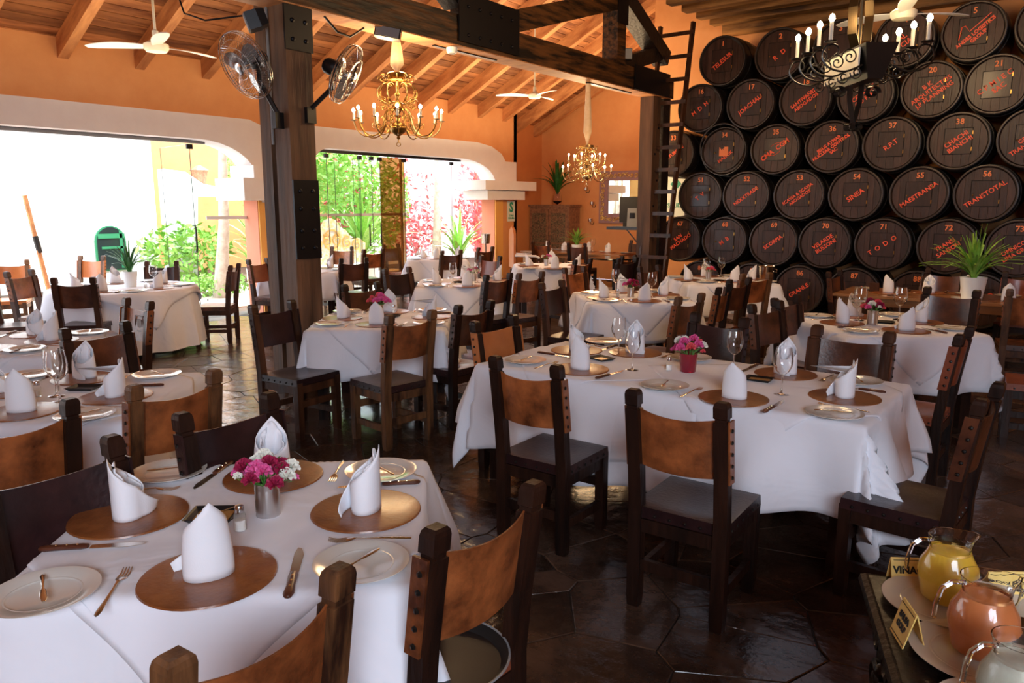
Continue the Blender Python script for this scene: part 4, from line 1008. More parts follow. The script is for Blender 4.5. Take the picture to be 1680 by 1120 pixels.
def brass_chandelier(x, y, z, s, label, n=12, m='brass', ribbon=1.2, two=False):
    e = thing('brass_chandelier', (x, y, z), R(15), label, 'chandelier'); e.scale = (s, s, s*.78)
    MB().lathe([(1e-6, -.26), (.012, -.25), (.02, -.235), (.012, -.215), (.03, -.2), (.075, -.16), (.092, -.115), (.09, -.085), (.06, -.04), (.02, -.015), (.018, .03), (.035, .05), (.02, .08), (.04, .12), (.062, .16), (.05, .2), (.018, .24), (.016, .3), (.035, .33), (.016, .36), (.014, .5), (1e-6, .52)], 24, caps=False).build('column', m, e)
    MB().tube([(0, 0, -.26), (0, 0, -.30)], .008, 6).tube([(.025*math.cos(a), 0, -.32+.025*math.sin(a)) for a in [2*math.pi*i/12 for i in range(13)]], .005, 6).build('pull_ring', m, e)
    for k in range(n):
        a = 2*math.pi*k/n; u = Vector((math.cos(a), math.sin(a), 0)); w = Vector((0, 0, 1)); up = two and k % 2
        rad = .46 if not up else .34; z0 = .02 if not up else .12; dz = 0 if not up else .16
        pts = [u*.02+w*(z0+.12), u*.08+w*(z0+.13), u*.13+w*(z0+.07), u*.15+w*(z0-.05), u*.19+w*(z0-.17+dz*.3), u*.27+w*(z0-.235+dz*.5), u*(rad-.1)+w*(z0-.23+dz), u*(rad-.03)+w*(z0-.15+dz), u*rad+w*(z0-.03+dz)]
        sm = []
        for i in range(len(pts)-1):
            p0, p1, p2, p3 = pts[max(i-1, 0)], pts[i], pts[i+1], pts[min(i+2, len(pts)-1)]
            for t in (0, .25, .5, .75): sm.append(.5*((2*p1)+(p2-p0)*t+(2*p0-5*p1+4*p2-p3)*t*t+(3*p1-p0-3*p2+p3)*t**3))
        sm.append(pts[-1])
        arm = MB().tube(sm, .008, 6).build('arm', m, e)
        MB().tube(spiral(u*.12+w*(z0-.0), u, w, .05, 1.4), .004, 5).tube(spiral(u*.235+w*(z0-.10), u*-1, w, .045, 1.5, 1), .004, 5).tube(spiral(u*.16+w*(z0+.16), u, w*-1, .04, 1.4), .004, 5).build('scroll', m, arm)
        tip = pts[-1]; candle(e, tip, .105)
        if not two or k % 2 == 0:
            q = [u*.03+w*.24, u*.12+w*.22, u*.2+w*.3, u*.2+w*.4, u*.13+w*.47, u*.06+w*.44]
            up_ = MB().tube(smooth(q), .007, 6).tube(spiral(u*.17+w*.25, u, w, .04, 1.5), .0045, 5).tube(spiral(u*.15+w*.53, u, w, .055, 1.5), .005, 5).build('upper_scroll', m, e)
    MB().lathe([(.10, .52), (.13, .54), (.12, .60), (.05, .63), (1e-6, .64)], 20, caps=False).build('crown', m, e)
    rb = ribbon/(s*.78)
    secs = []
    for t, w_ in ((0, .02), (.08, .035), (.2, .075), (.5, .065), (.85, .045), (1, .05)):
        zz = .62+rb*t*(1); secs.append([(math.cos(a)*w_*(1+.12*math.sin(5*a)), math.sin(a)*w_*.7, zz) for a in [2*math.pi*i/14 for i in range(14)]])
    MB().loft(secs, True, True).build('fabric_sleeve', 'fabric_gold', e)
    return e
brass_chandelier(-5.98, 5.88, 2.64, 1.0, 'large brass chandelier with many glowing candles hung from the beam by gold cloth', 12, 'brass', .37)
brass_chandelier(-6.0, 9.72, 2.24, .80, 'smaller polished brass chandelier with a big ball, hung by long gold cloth', 12, 'brass_pale', .87, True)
light('chandelier_glow', 'POINT', (-5.98, 5.88, 3.15), 45, (1, .66, .34), radius=.35)
light('chandelier_glow', 'POINT', (-7.2, 11.6, 2.7), 75, (1, .66, .34), radius=.3)
# wrought iron chandelier, long box body with scrolled arms
ic = thing('iron_chandelier', (-1.70, 7.00, 2.90), R(37), 'long wrought iron chandelier with scrolled arms and candles before the barrels', 'chandelier')
prismv = MB()
# local x = camera right, y = depth
W_ = Vector((0, 0, 1)); X_ = Vector((1, 0, 0))
bx_ = MB().loft([[(sx*w, sy*l, z) for sx, sy in ((-1, -1), (1, -1), (1, 1), (-1, 1))] for z, w, l in ((-.16, .06, .34), (.10, .13, .42))]).build('body_box', 'iron', ic)
for sx in (-1, 1):
    for k in range(4):
        y0 = -.36+.24*k
        pts = [Vector((sx*.12, y0, -.06)), Vector((sx*.25, y0, -.11)), Vector((sx*.38, y0, -.08)), Vector((sx*.44, y0, .0)), Vector((sx*.41, y0, .08)), Vector((sx*.34, y0, .09)), Vector((sx*.31, y0, .045)), Vector((sx*.34, y0, .01))]
        arm = MB().tube(smooth(pts), .008, 6).build('arm', 'iron', ic)
        MB().tube(spiral((sx*.22, y0, .0), X_*sx, W_, .065, 1.6), .006, 5).tube(spiral((sx*.16, y0, -.12), X_*sx, W_*-1, .05, 1.5), .006, 5).build('scroll', 'iron', arm)
        c = Vector((sx*.38, y0, .11)); MB().lathe([(1e-6, 0), (.045, 0), (.05, .008), (1e-6, .004)], 14, c=c, caps=False).build('drip_pan', 'iron', ic)
        kk = MB().lathe([(1e-6, 0), (.015, 0), (.015, .15), (1e-6, .15)], 10, c=c, caps=False).build('candle', 'candle', ic)
        MB().lathe([(1e-6, 0), (.01, 0), (.022, .02), (.022, .035), (.012, .055), (1e-6, .062)], 12, c=c+Vector((0, 0, .15)), caps=False).build('bulb', 'bulb', kk)
def strap(pts, w, m='iron_strap', name='strap'):
    mb = MB(); secs = []
    for i, p in enumerate(pts):
        p = Vector(p); d = Vector(pts[min(i+1, len(pts)-1)])-Vector(pts[max(i-1, 0)]); d.normalize(); nn = Vector((.75, -.66, 0)); q = d.cross(nn).normalized()*.004
        secs.append([p-nn*w-q, p+nn*w-q, p+nn*w+q, p-nn*w+q])
    return mb.loft(secs, True, False).build(name, m, ic)
for sx in (-1, 1):
    strap([(sx*x_*.8, sx*x_*.9, z_) for x_, z_ in [(.04, .08), (.15, .22), (.17, .42), (.12, .62), (.05, .78)]]+[(sx*(.02+.05*math.sin(a)), sx*(.02+.05*math.sin(a)), .78-.06*(1-math.cos(a))) for a in [i*.5 for i in range(1, 9)]], .036)
    strap([(sx*x_*.8, -sx*x_*.9, z_) for x_, z_ in [(.03, .5), (.12, .7), (.13, .95), (.06, 1.2)]], .03)
    strap([(sx*.05, 0, -.16), (sx*.04, 0, -.3), (sx*.0, 0, -.48)]+[(sx*(.03-.03*math.cos(a)), 0, -.5-.03*math.sin(a)) for a in [i*.6 for i in range(0, 9)]], .02, 'iron')
    strap(spiral((sx*.14, 0, -.22), X_*sx, W_, .06, 1.4), .018, 'iron', 'scroll')
MB().box((-.133, 0, -.02), (.012, .66, .2)).build('pale_side_panel', 'candle', ic)
MB().tube([(0, 0, .08), (0, 0, 2.4)], .016, 8).build('hanging_rod', 'iron_strap', ic)
light('iron_chandelier_glow', 'POINT', (-1.9, 8.2, 3.9), 90, (1, .66, .34), radius=.35)

# ------------------------------------------------------------------ fans
def ceiling_fan(x, y, z, span, rz, rod, label):
    e = thing('ceiling_fan', (x, y, z), rz, label, 'fan', 'white ceiling fans')
    MB().lathe([(1e-6, -.05), (.09, -.045), (.11, -.02), (.11, .02), (.06, .05), (.03, .07), (.028, .14), (.012, .15), (1e-6, .15)], 24, caps=False).build('motor', 'cream_metal', e)
    MB().tube([(0, 0, .12), (0, 0, rod)], .012, 8).build('rod', 'cream_metal', e)
    MB().lathe([(1e-6, rod-.05), (.05, rod-.05), (.03, rod+.02), (1e-6, rod+.02)], 14, caps=False).build('canopy', 'cream_metal', e)
    for k in range(3):
        a = 2*math.pi*k/3; m = Matrix.Rotation(a, 4, 'Z')
        secs = []
        for t in [i/8 for i in range(9)]:
            r = .1+(span/2-.1)*t; w = .035+.04*math.sin(math.pi*min(1, t*1.15)*.75+.2); w = w if t < .98 else w*.5; tw = .22-.1*t
            secs.append([m @ Vector((r, w*c_*math.cos(tw), w*c_*math.sin(tw)+dz+.012*math.sin(t*3))) for c_, dz in ((-1, 0), (1, 0), (1, .006), (-1, .006))])
        MB().loft(secs, True, False).build('blade', 'white_plastic', e)
    return e
ceiling_fan(-7.1, 3.89, 3.2, 1.30, R(97), 1.9, 'white three-bladed ceiling fan over the left side of the room')
ceiling_fan(-7.72, 10.8, 3.57, 1.30, R(97), 1.25, 'small white ceiling fan seen beneath the beam at centre')
ceiling_fan(-1.55, 7.85, 3.44, 1.25, R(45), 1.7, 'cream ceiling fan partly hidden behind the iron chandelier')
def wall_fan(c, d, r, base, label, motor_side=1):
    """oscillating fan: cage centre c facing d, bracket fixed at base"""
    c = Vector(c); d = Vector(d).normalized(); e = thing('wall_fan', (0, 0, 0), 0, label, 'fan', 'black caged fans on the big post')
    u = d.cross(Vector((0, 0, 1))).normalized(); w = u.cross(d)
    q = lambda a, rr, dd: c+(u*math.cos(a)+w*math.sin(a))*rr+d*dd
    cg = MB()
    for rr, dd in ((r, 0), (r*.985, .025), (r*.985, -.025)):
        cg.tube([q(2*math.pi*i/40, rr, dd) for i in range(41)], .0035, 5)
    for i in range(72):
        a = 2*math.pi*i/72
        cg.tube([q(a, r*.16, .075), q(a+.03, r*.5, .072), q(a+.05, r*.85, .045), q(a+.05, r, 0)], .0016, 3)
        cg.tube([q(a, r*.16, -.085), q(a-.03, r*.5, -.08), q(a-.05, r*.85, -.05), q(a-.05, r, 0)], .0016, 3)
    for rr in (.35, .6, .8): cg.tube([q(2*math.pi*i/40, r*rr, .075-.03*(rr > .7)) for i in range(41)], .0014, 4)
    cg.build('cage', 'chrome', e)
    hb = MB(); M4 = Matrix.Translation(c) @ Matrix(((u.x, w.x, d.x, 0), (u.y, w.y, d.y, 0), (u.z, w.z, d.z, 0), (0, 0, 0, 1)))
    hb.lathe([(1e-6, .085), (.03, .085), (.052, .075), (.052, .07), (1e-6, .07)], 20, caps=False, mtx=M4); hb.build('badge', 'chrome', e)
    MB().lathe([(1e-6, .03), (.03, .03), (.035, -.02), (1e-6, -.03)], 16, caps=False, mtx=M4).build('hub', 'chrome', e)
    for k in range(3):
        a0 = 2*math.pi*k/3+.4; secs = []
        for t in [i/7 for i in range(8)]:
            rr = .03+(r*.86-.03)*t; hw = (.18+.30*math.sin(math.pi*min(1, t*.9+.1)))*r*.8
            secs.append([q(a0+s_*math.atan2(hw, rr+.06)*.9, rr, -.02*s_+.003*o_) for s_, o_ in ((-1, 0), (0, 0), (1, 0), (1, 1), (0, 1), (-1, 1))])
        MB().loft(secs, True, True).build('blade', 'fan_blade', e)
    MB().lathe([(1e-6, -.22), (.05, -.22), (.072, -.19), (.075, -.12), (.06, -.07), (1e-6, -.06)], 20, caps=False, mtx=M4).build('motor', 'black_plastic', e)
    b = Vector(base); n_ = c-d*.15-W_*.08
    MB().tube([n_, n_-W_*.1, b+Vector((0, 0, .05)), b], .022, 8).build('bracket_arm', 'black_plastic', e)
    MB().box(b, (.05, .10, .14)).build('wall_bracket', 'black_plastic', e)
    return e
wall_fan((-5.97, 4.06, 2.94), (.02, -.88, -.46), .29, (-5.93, 4.34, 2.50), 'caged chrome wall fan left of the big post, facing the camera')
wall_fan((-5.53, 4.80, 2.92), (.76, .48, -.42), .27, (-5.81, 4.60, 2.56), 'caged chrome wall fan right of the big post, seen side on')
def speaker(loc, rot, label, s=(.2, .14, .16)):
    e = tag(empty('loudspeaker', loc), label, 'speaker', 'small black loudspeakers on the beams'); e.rotation_euler = rot
    MB().loft([[(sx*s[0]*k, y, sz*s[2]*k) for sx, sz in ((-.5, -.5), (.5, -.5), (.5, .5), (-.5, .5))] for y, k in ((s[1], .8), (s[1]*.6, 1), (0, 1))]).build('casing', 'black_plastic', e)
    MB().box((0, -.005, 0), (s[0]*.9, .01, s[2]*.88)).build('grille', 'grey_plastic', e)
    return e
speaker((-6.0, 4.12, 3.30), (R(20), 0, R(-35)), 'small black and grey loudspeaker high on the left of the big post', (.17, .17, .15))
speaker((-5.76, 5.55, 3.44), (R(-10), R(10), R(37)), 'flat black loudspeaker under the beam above the large chandelier', (.26, .12, .10))
speaker((-5.80, 10.5, 3.98), (0, 0, R(45)), 'small black lamp-like loudspeaker in the truss corner', (.14, .14, .16))
sd = thing('smoke_detector', (-5.86, 6.62, 3.44), 0, 'round white smoke detector under the beam', 'smoke detector')
MB().lathe([(1e-6, -.035), (.05, -.03), (.06, -.01), (.062, .03), (1e-6, .03)], 22, caps=False).build('detector_body', 'white_plastic', sd)
MB().lathe([(.03, -.034), (.034, -.038), (.038, -.034)], 20, caps=False).build('grille', 'grey_plastic', sd)
wr = MB().tube([(-5.86, 4.85, 3.47), (-5.86, 5.0, 3.36), (-5.86, 5.15, 3.34), (-5.86, 5.33, 3.45)], .011, 6).build('cable', 'black_plastic'); tag(wr, 'black cable looping below the beam right of the big post', 'cable')
wr = MB().tube([(-6.03, 4.1, 3.36), (-6.2, 3.85, 3.30), (-6.35, 3.75, 3.36), (-6.4, 3.7, 3.62)], .008, 6).build('cable', 'black_plastic'); tag(wr, 'thin black cable running left from the small loudspeaker', 'cable')
tl = thing('light_track', (0, 0, 0), 0, 'thin black track under the beam near the smoke detector', 'track'); MB().box((-5.98, 7.0, 3.485), (.04, 1.1, .02)).build('track_rail', 'black_plastic', tl)
tl = thing('light_track', (0, 0, 0), 0, 'thin black track under the beam above the smaller chandelier', 'track'); MB().box((-5.98, 10.3, 3.485), (.04, 1.3, .02)).build('track_rail', 'black_plastic', tl)

# ------------------------------------------------------------------ things on the mirror wall
mr = thing('framed_mirror', (-8.52, BW-.03, 1.94), 0, 'large mirror in a carved gilt and mauve frame on the orange wall', 'mirror')
mw, mh, fw_ = 1.72, 1.20, .22
MB().box((0, 0, 0), (mw-2*fw_, .02, mh-2*fw_)).build('mirror_glass', 'mirror', mr)
MB().box((0, -.02, mh/2-fw_/2), (mw, .06, fw_)).box((0, -.02, -mh/2+fw_/2), (mw, .06, fw_)).box((-mw/2+fw_/2, -.02, 0), (fw_, .06, mh-2*fw_)).box((mw/2-fw_/2, -.02, 0), (fw_, .06, mh-2*fw_)).build('frame', 'mauve_wood', mr)
cv = MB(); U = Vector((1, 0, 0))
for i in range(15):
    t = i/14; x = -mw/2+.1+(mw-.2)*t
    for z in (mh/2-.1, -mh/2+.1): cv.tube(spiral((x, -.065, z), U, W_, .055, 1.3, i*1.3, 12), .012, 4)
for i in range(10):
    t = i/9; z = -mh/2+.12+(mh-.24)*t
    for x in (-mw/2+.1, mw/2-.1): cv.tube(spiral((x, -.065, z), U, W_, .055, 1.3, i*1.7, 12), .012, 4)
cv.build('gilt_carving', 'gilt', mr)
cb = thing('carved_cabinet', (-10.50, 15.55, 0), 0, 'carved wooden cabinet with two ornate doors in the corner', 'cabinet')
MB().box((0, 0, .87), (1.16, .46, 1.70)).build('carcass', 'carved_wood', cb)
MB().box((0, -.01, 1.745), (1.24, .52, .05)).build('cornice', 'carved_wood', cb)
MB().box((0, -.01, .03), (1.2, .5, .06)).build('plinth', 'carved_wood', cb)
for s in (-1, 1):
    dd = MB().box((s*.28, -.24, .90), (.54, .03, 1.52)).build('door', 'carved_wood', cb)
    for z, h in ((1.22, .70), (.50, .66)):
        MB().box((s*.28, -.258, z), (.40, .012, h)).build('carved_panel', 'carved_panel', dd)
        cv = MB()
        for zz in (-.2, 0.0, .2):
            for q in (-1, 1): cv.tube(spiral((s*.28+q*.09, -.268, z+zz), U*q, W_, .08, 1.6, .5, 16), .01, 4)
        cv.build('relief', 'carved_wood', dd)
    MB().sphere((s*.035, -.265, .9), .02, 8, 6).build('knob', 'iron', dd)
for k, (z, x) in enumerate(((1.76+.0, -9.80), (1.42, -9.62), (1.02, -9.66))):
    t = thing('candle_sconce', (x+.05, BW-.07, z+.35-.0), 0, ['top', 'middle', 'lowest'][k]+' of the three small candle holders on the wall beside the mirror', 'candle holder', 'three candle holders beside the mirror')
    MB().lathe([(1e-6, 0), (.05, 0), (.055, .07), (.05, .07), (.046, .006), (1e-6, .006)], 16, caps=False).build('cup', 'steel', t)
    MB().tube([(0, 0, 0), (.0, .0, -.05), (.05, .04, -.06), (.06, .07, 0)], .008, 6).build('arm', 'iron', t)
ss = thing('safety_sign', (LW+.008, 14.05, 1.62), 0, 'small cream sign with a green S on the pier', 'sign')
MB().box((0, 0, 0), (.012, .28, .46)).build('sign_board', 'sign_cream', ss)
obj('lettering', text_mesh('S', .30, .002, .012), 'sign_green', ss, None, (.009, 0, .08), (R(90), 0, R(90)))
obj('lettering', text_mesh('ZONA\nSEGURA', .06, .002, .001), 'sign_green', ss, None, (.009, 0, -.13), (R(90), 0, R(90)))
s2 = thing('exit_sign', (-6.35, WALLB-.05, 1.95), 0, 'cream and green sign board behind the ladder', 'sign')
MB().box((0, 0, 0), (.42, .03, .82)).build('sign_board', 'sign_cream', s2)
MB().box((-.02, -.02, .2), (.16, .01, .16), Matrix.Rotation(R(45), 4, 'Y')).build('green_mark', 'sign_green', s2)
obj('lettering', text_mesh('SALIDA', .11, .002, .002), 'sign_green', s2, None, (0, -.02, -.2), (R(90), 0, 0))
ebx = thing('fuse_box', (-6.02, WALLB-.08, 1.95), 0, 'grey wooden box on the wall behind the ladder', 'box'); MB().box((0, 0, 0), (.22, .16, .82)).build('box_body', 'brown_wood', ebx)
for k, (dx, dz) in enumerate(((0, 0), (.2, 0), (.05, -.32))):
    t = thing('wall_switch', (-6.15+dx, WALLB-.015, 1.3+dz), 0, ['left upper', 'right upper', 'lower'][k]+' white switch plate on the orange wall behind the ladder', 'switch', 'switch plates behind the ladder')
    MB().box((0, 0, 0), (.11, .02, .17)).build('plate', 'white_plastic', t); MB().box((0, -.014, 0), (.04, .01, .06)).build('rocker', 'white_plastic', t)
sh = thing('monitor_shelf', (-7.32, 13.42, 1.31), 0, 'black shelf with a cable below, left of the slim post', 'shelf')
MB().box((0, 0, 0), (.72, .4, .06)).build('shelf_board', 'black_plastic', sh); MB().beam((-.1, .15, -.03), (.25, .2, -.42), .02, .02).build('brace', 'black_plastic', sh)
mo = thing('monitor', (-7.32, 13.46, 1.34), R(20), 'black computer screen on the shelf before the mirror', 'monitor')
MB().box((0, 0, .33), (.36, .06, .50)).build('screen_case', 'black_plastic', mo); MB().box((0, 0, .04), (.2, .15, .08)).build('foot', 'black_plastic', mo)
ph = thing('card_machine', (-7.16, 13.3, 1.34), R(30), 'grey plastic telephone-like device on the shelf', 'telephone')
MB().box((0, 0, .18), (.20, .1, .36), None, .85).build('casing', 'grey_plastic', ph); MB().box((0, -.055, .22), (.1, .01, .1)).build('panel', 'black_plastic', ph)

# ------------------------------------------------------------------ plants
def grass_plant(x, y, z, h, spread, n, seed, label, m='leaf_bright', pot='white', pr=.10, ph_=.17, w=.012):
    r = random.Random(seed); e = thing('potted_plant', (x, y, z), 0, label, 'plant', 'green plants in pots indoors')
    if pot == 'white': MB().lathe([(1e-6, 0), (pr*.75, 0), (pr, ph_), (pr*.92, ph_), (pr*.8, ph_*.9), (1e-6, ph_*.88)], 24, caps=False).build('pot', 'white_pot', e)
    elif pot == 'glass':
        MB().lathe([(1e-6, 0), (pr*.8, 0), (pr, ph_*.3), (pr*.7, ph_), (pr*.66, ph_), (pr*.92, ph_*.3), (1e-6, .01)], 20, caps=False).build('vase', 'clear_glass', e)
    for i in range(n):
        a = 2.399*i+r.uniform(-.3, .3); lean = spread*((i+.5)/n)**.8*r.uniform(.7, 1.1); L = h*r.uniform(.75, 1.1)
        u = Vector((math.cos(a), math.sin(a), 0)); s_ = Vector((-math.sin(a), math.cos(a), 0)); vs = []; fs = []; k = 6
        for j in range(k+1):
            t = j/k; p = u*(lean*(.35*t+.65*t*t)+.01)+Vector((0, 0, ph_*.85+L*(t-.62*min(1.15, lean/max(L, .01))*t*t)))
            ww = w*(1.1-t)**.55*(.6+.8*min(1, t*3)); vs += [p-s_*ww, p+Vector((0, 0, ww*.35)), p+s_*ww]
        for j in range(k): q = j*3; fs += [(q, q+1, q+4, q+3), (q+1, q+2, q+5, q+4)]
        MB().add(vs, fs, True).build('leaf', m, e)
    return e
grass_plant(-.95, 9.42, z15, .60, .68, 64, 1, 'big spiky green plant in a white pot on the bare wooden table', pr=.13, ph_=.24, w=.014)
grass_plant(t6x+.06, t6y+.06, TOPZ, .42, .34, 34, 2, 'spiky green plant in a white pot on the round table', 'leaf_deep', pr=.085, ph_=.19)
grass_plant(-8.86, 14.0, z15, .42, .46, 40, 3, 'small green plant in a pale pot on the bare table below the mirror', pr=.12, ph_=.16, w=.015)
grass_plant(-10.42, 15.55, 1.77, .85, .62, 22, 4, 'tall blade-leaved plant in a glass vase on the carved cabinet', 'leaf_deep', 'glass', .11, .30, .035)

# ------------------------------------------------------------------ sideboard at the lower right
SBZ = .80
sbx, sby = 0.02, 1.78
sb = thing('sideboard', (-.10, 1.86, 0), R(2), 'black carved wooden sideboard at the lower right corner', 'sideboard')
SBZ = .755
e1 = Vector((.94, .34, 0)).normalized(); C0 = Vector((-.386, 2.125, 0)); e2 = Vector((.34, -.94, 0)).normalized()
cc = C0+e1*.38+e2*.62; sb.location = (cc.x, cc.y, 0); sb.rotation_euler = (0, 0, math.atan2(e1.y, e1.x))
MB().box((0, 0, SBZ-.02), (.76, 1.24, .04)).build('top', 'sideboard_wood', sb)
MB().tube([(-.385, -.62, SBZ-.02), (-.385, .625, SBZ-.02), (.385, .625, SBZ-.02)], .021, 8).build('moulding', 'sideboard_wood', sb)
MB().box((0, 0, .44), (.70, 1.16, .60)).build('carcass', 'sideboard_wood', sb)
for sx in (-.33, .33):
    for sy in (-.56, .56): MB().lathe([(.03, 0), (.045, .04), (.03, .09), (.035, .14)], 12, c=(sx, sy, 0)).build('foot', 'sideboard_wood', sb)
cv = MB()
for k in range(9):
    y = .5-.125*k
    for z, r0 in ((.64, .05), (.52, .055), (.40, .05)): cv.tube(spiral((-.362, y, z), Vector((0, 1 if k % 2 else -1, 0)), W_, r0, 1.5, k*.7, 14), .011, 5)
    cv.sphere((-.36, y-.06, .58), .02, 8, 5)
cv.build('carved_front', 'sideboard_wood', sb)
def jug(x, y, sauce, label, s=1.0, rz=0):
    e = thing('glass_jug', (x, y, SBZ+.021), rz, label, 'jug', 'glass jugs of dressing'); e.scale = (s, s, s)
    inner = [(.045, .004), (.054, .012), (.060, .04), (.066, .07), (.062, .095), (.050, .115), (.044, .128)]
    outer = [(1e-6, 0), (.046, .0), (.056, .008), (.062, .04), (.0685, .07), (.064, .097), (.052, .118), (.046, .135), (.047, .15), (.052, .168)]
    g = MB(); n = 28; prof = outer+[(.050, .168), (.0455, .15), (.0445, .135)]
    g.lathe(prof, n, caps=False)
    for i, v in enumerate(g.v):      # pull a spout
        if v[2] > .14 and v[0] > .03: k = (v[2]-.14)/.03*(v[0]-.03)/.02; g.v[i] = (v[0]+.016*k, v[1]*(1-.25*min(1, k)), v[2]+.004*k)
    g.build('jug_body', 'clear_glass', e)
    MB().lathe([(1e-6, .003)]+inner+[(1e-6, .1285)], 28, caps=False).build('sauce', sauce, e)
    MB().tube([(-.046, 0, .158), (-.075, 0, .160), (-.095, 0, .145), (-.104, 0, .115), (-.106, 0, .08)], .0055, 8).build('handle', 'clear_glass', e)
    return e
for (x, y, lab) in ((-.202, 2.048, 'cream plate under the yellow dressing jug'), (-.105, 1.843, 'cream plate under the orange dressing jug'), (-.025, 1.62, 'cream plate under the pale dressing jug at the bottom right corner'), (-.0, 2.10, 'cream plate behind the dark vinegar cruet')):
    q_ = plate_at(x, y, SBZ+.001, lab, 1.02)
    for o_ in [q_]+list(q_.children): o_.material_slots[0].link = 'OBJECT'; o_.material_slots[0].material = M['china_cream']
jug(-.195, 2.062, 'sauce_yellow', 'glass jug of yellow dressing on the sideboard', 1.0, R(37))
jug(-.098, 1.848, 'sauce_orange', 'glass jug of orange dressing on the sideboard', 1.04, R(37))
jug(-.02, 1.62, 'sauce_pale', 'glass jug of pale dressing at the bottom right corner', 1.0, R(37))
ct = thing('vinegar_cruet', (-.02, 1.93, SBZ+.001), R(37), 'glass cruet half full of dark vinegar at the right edge', 'cruet')
MB().lathe([(1e-6, 0), (.05, 0), (.055, .01), (.052, .06), (.024, .12), (.02, .16), (.024, .175), (.021, .175), (.018, .16), (.022, .12), (.049, .06), (.05, .012), (1e-6, .006)], 24, caps=False).build('cruet_body', 'clear_glass', ct)
MB().lathe([(1e-6, .007), (.049, .012), (.0485, .058), (.044, .068), (1e-6, .068)], 24, caps=False).build('vinegar', 'vinegar', ct)
MB().tube([(-.02, 0, .155), (-.05, 0, .16), (-.07, 0, .12), (-.06, 0, .07), (-.048, 0, .06)], .005, 8).build('handle', 'clear_glass', ct)
def card(x, y, rz, w, h, lines, size, label):
    e = thing('table_card', (x, y, SBZ+.001), rz, label, 'card', 'yellow name cards on the sideboard')
    MB().loft([[(sx*w/2, y_, z) for sx in (-1, 1)]+[(sx*w/2, y_+.003, z) for sx in (1, -1)] for y_, z in ((0, 0), (h*.28, h))]).build('front_panel', 'card_yellow', e)
    MB().loft([[(sx*w/2, y_, z) for sx in (-1, 1)]+[(sx*w/2, y_+.003, z) for sx in (1, -1)] for y_, z in ((h*.56, 0), (h*.29, h-.001))]).build('back_panel', 'card_yellow', e)
    tl_ = math.atan2(h*.28, h)
    for i, t in enumerate(lines):
        zz = h*.52+(len(lines)-1)*size*.5-i*size*1.05
        obj('lettering', text_mesh(t, size, .0006, .001), 'ink', e, None, (0, zz*.28-.0015, zz), (R(90)-tl_, 0, 0))
    MB().box((0, h*.91*.28-.001, h*.91), (w*.92, .001, .0015)).box((0, h*.09*.28-.001, h*.09), (w*.92, .001, .0015)).build('printed_border', 'ink', e)
card(-.262, 2.150, R(33), .15, .065, ['VINAGRETA'], .026, 'yellow card lettered for vinaigrette behind the yellow dressing jug')
card(-.045, 2.200, R(33), .15, .072, ['ROQUEFORT'], .026, 'yellow card with black lettering at the right edge of the sideboard')
card(-.262, 1.825, R(-62), .085, .085, ['SALSA', 'GOLF'], .02, 'yellow folded card at the near left edge of the sideboard')

# ------------------------------------------------------------------ glass doors of the openings
def door_set(n, rail_y, panes, bars, handles):
    e = empty('door_%d' % n); e['kind'] = 'structure'
    MB().box((-10.93, (rail_y[0]+rail_y[1])/2, 2.70), (.07, rail_y[1]-rail_y[0], .06)).build('top_rail', 'grey_plastic' if n == 1 else 'steel_plate', e)
    for (ya, xa, yb, xb, m) in panes:
        p = MB().beam((xa, ya, 1.36), (xb, yb, 1.36), .012, 2.6).build('pane', m, e)
        for (x_, y_) in ((xa, ya), (xb, yb)): MB().box((x_, y_, 1.36), (.008, .008, 2.6)).build('pane_edge', 'black_plastic', p)
        MB().box((xa, ya, 2.62), (.04, .09, .07)).build('clamp', 'steel_plate', p)
    for (ya, yb, x, z) in bars: MB().box((x, (ya+yb)/2, z), (.02, yb-ya, .05)).build('frosted_band', 'white_plastic', e)
    for (y, x, z, kind) in handles:
        if kind: MB().tube([(x, y, z+.2), (x+.07, y-.01, z+.2), (x+.09, y-.01, z+.14), (x+.09, y-.01, z-.14), (x+.07, y-.01, z-.2), (x, y, z-.2)], .015, 8).build('handle', 'black_plastic', e)
        else: MB().tube([(x+.05, y, z-.2), (x+.05, y, z+.2)], .014, 8).build('handle', 'black_plastic', e)
    return e
door_set(1, (-3.0, 6.62), [(6.38, -10.93, 6.56, -12.1, 'pane_glass')], [(6.62, 7.40, -11.0, 1.56)], [(6.36, -10.95, 1.25, True)])
door_set(2, (8.5, 12.55), [(8.96, -10.93, 9.7, -10.93, 'pane_glass'), (9.73, -10.93, 9.86, -11.8, 'pane_glass'), (10.02, -10.93, 10.24, -11.7, 'pane_glass'), (10.26, -10.96, 10.84, -10.96, 'bronze_glass'), (10.88, -10.93, 11.02, -11.2, 'bronze_glass'), (12.3, -10.95, 12.45, -11.8, 'pane_glass')],
         [(8.5, 11.0, -10.98, 1.58)], [(9.86, -10.9, 1.2, False), (10.15, -10.9, 1.22, False)])

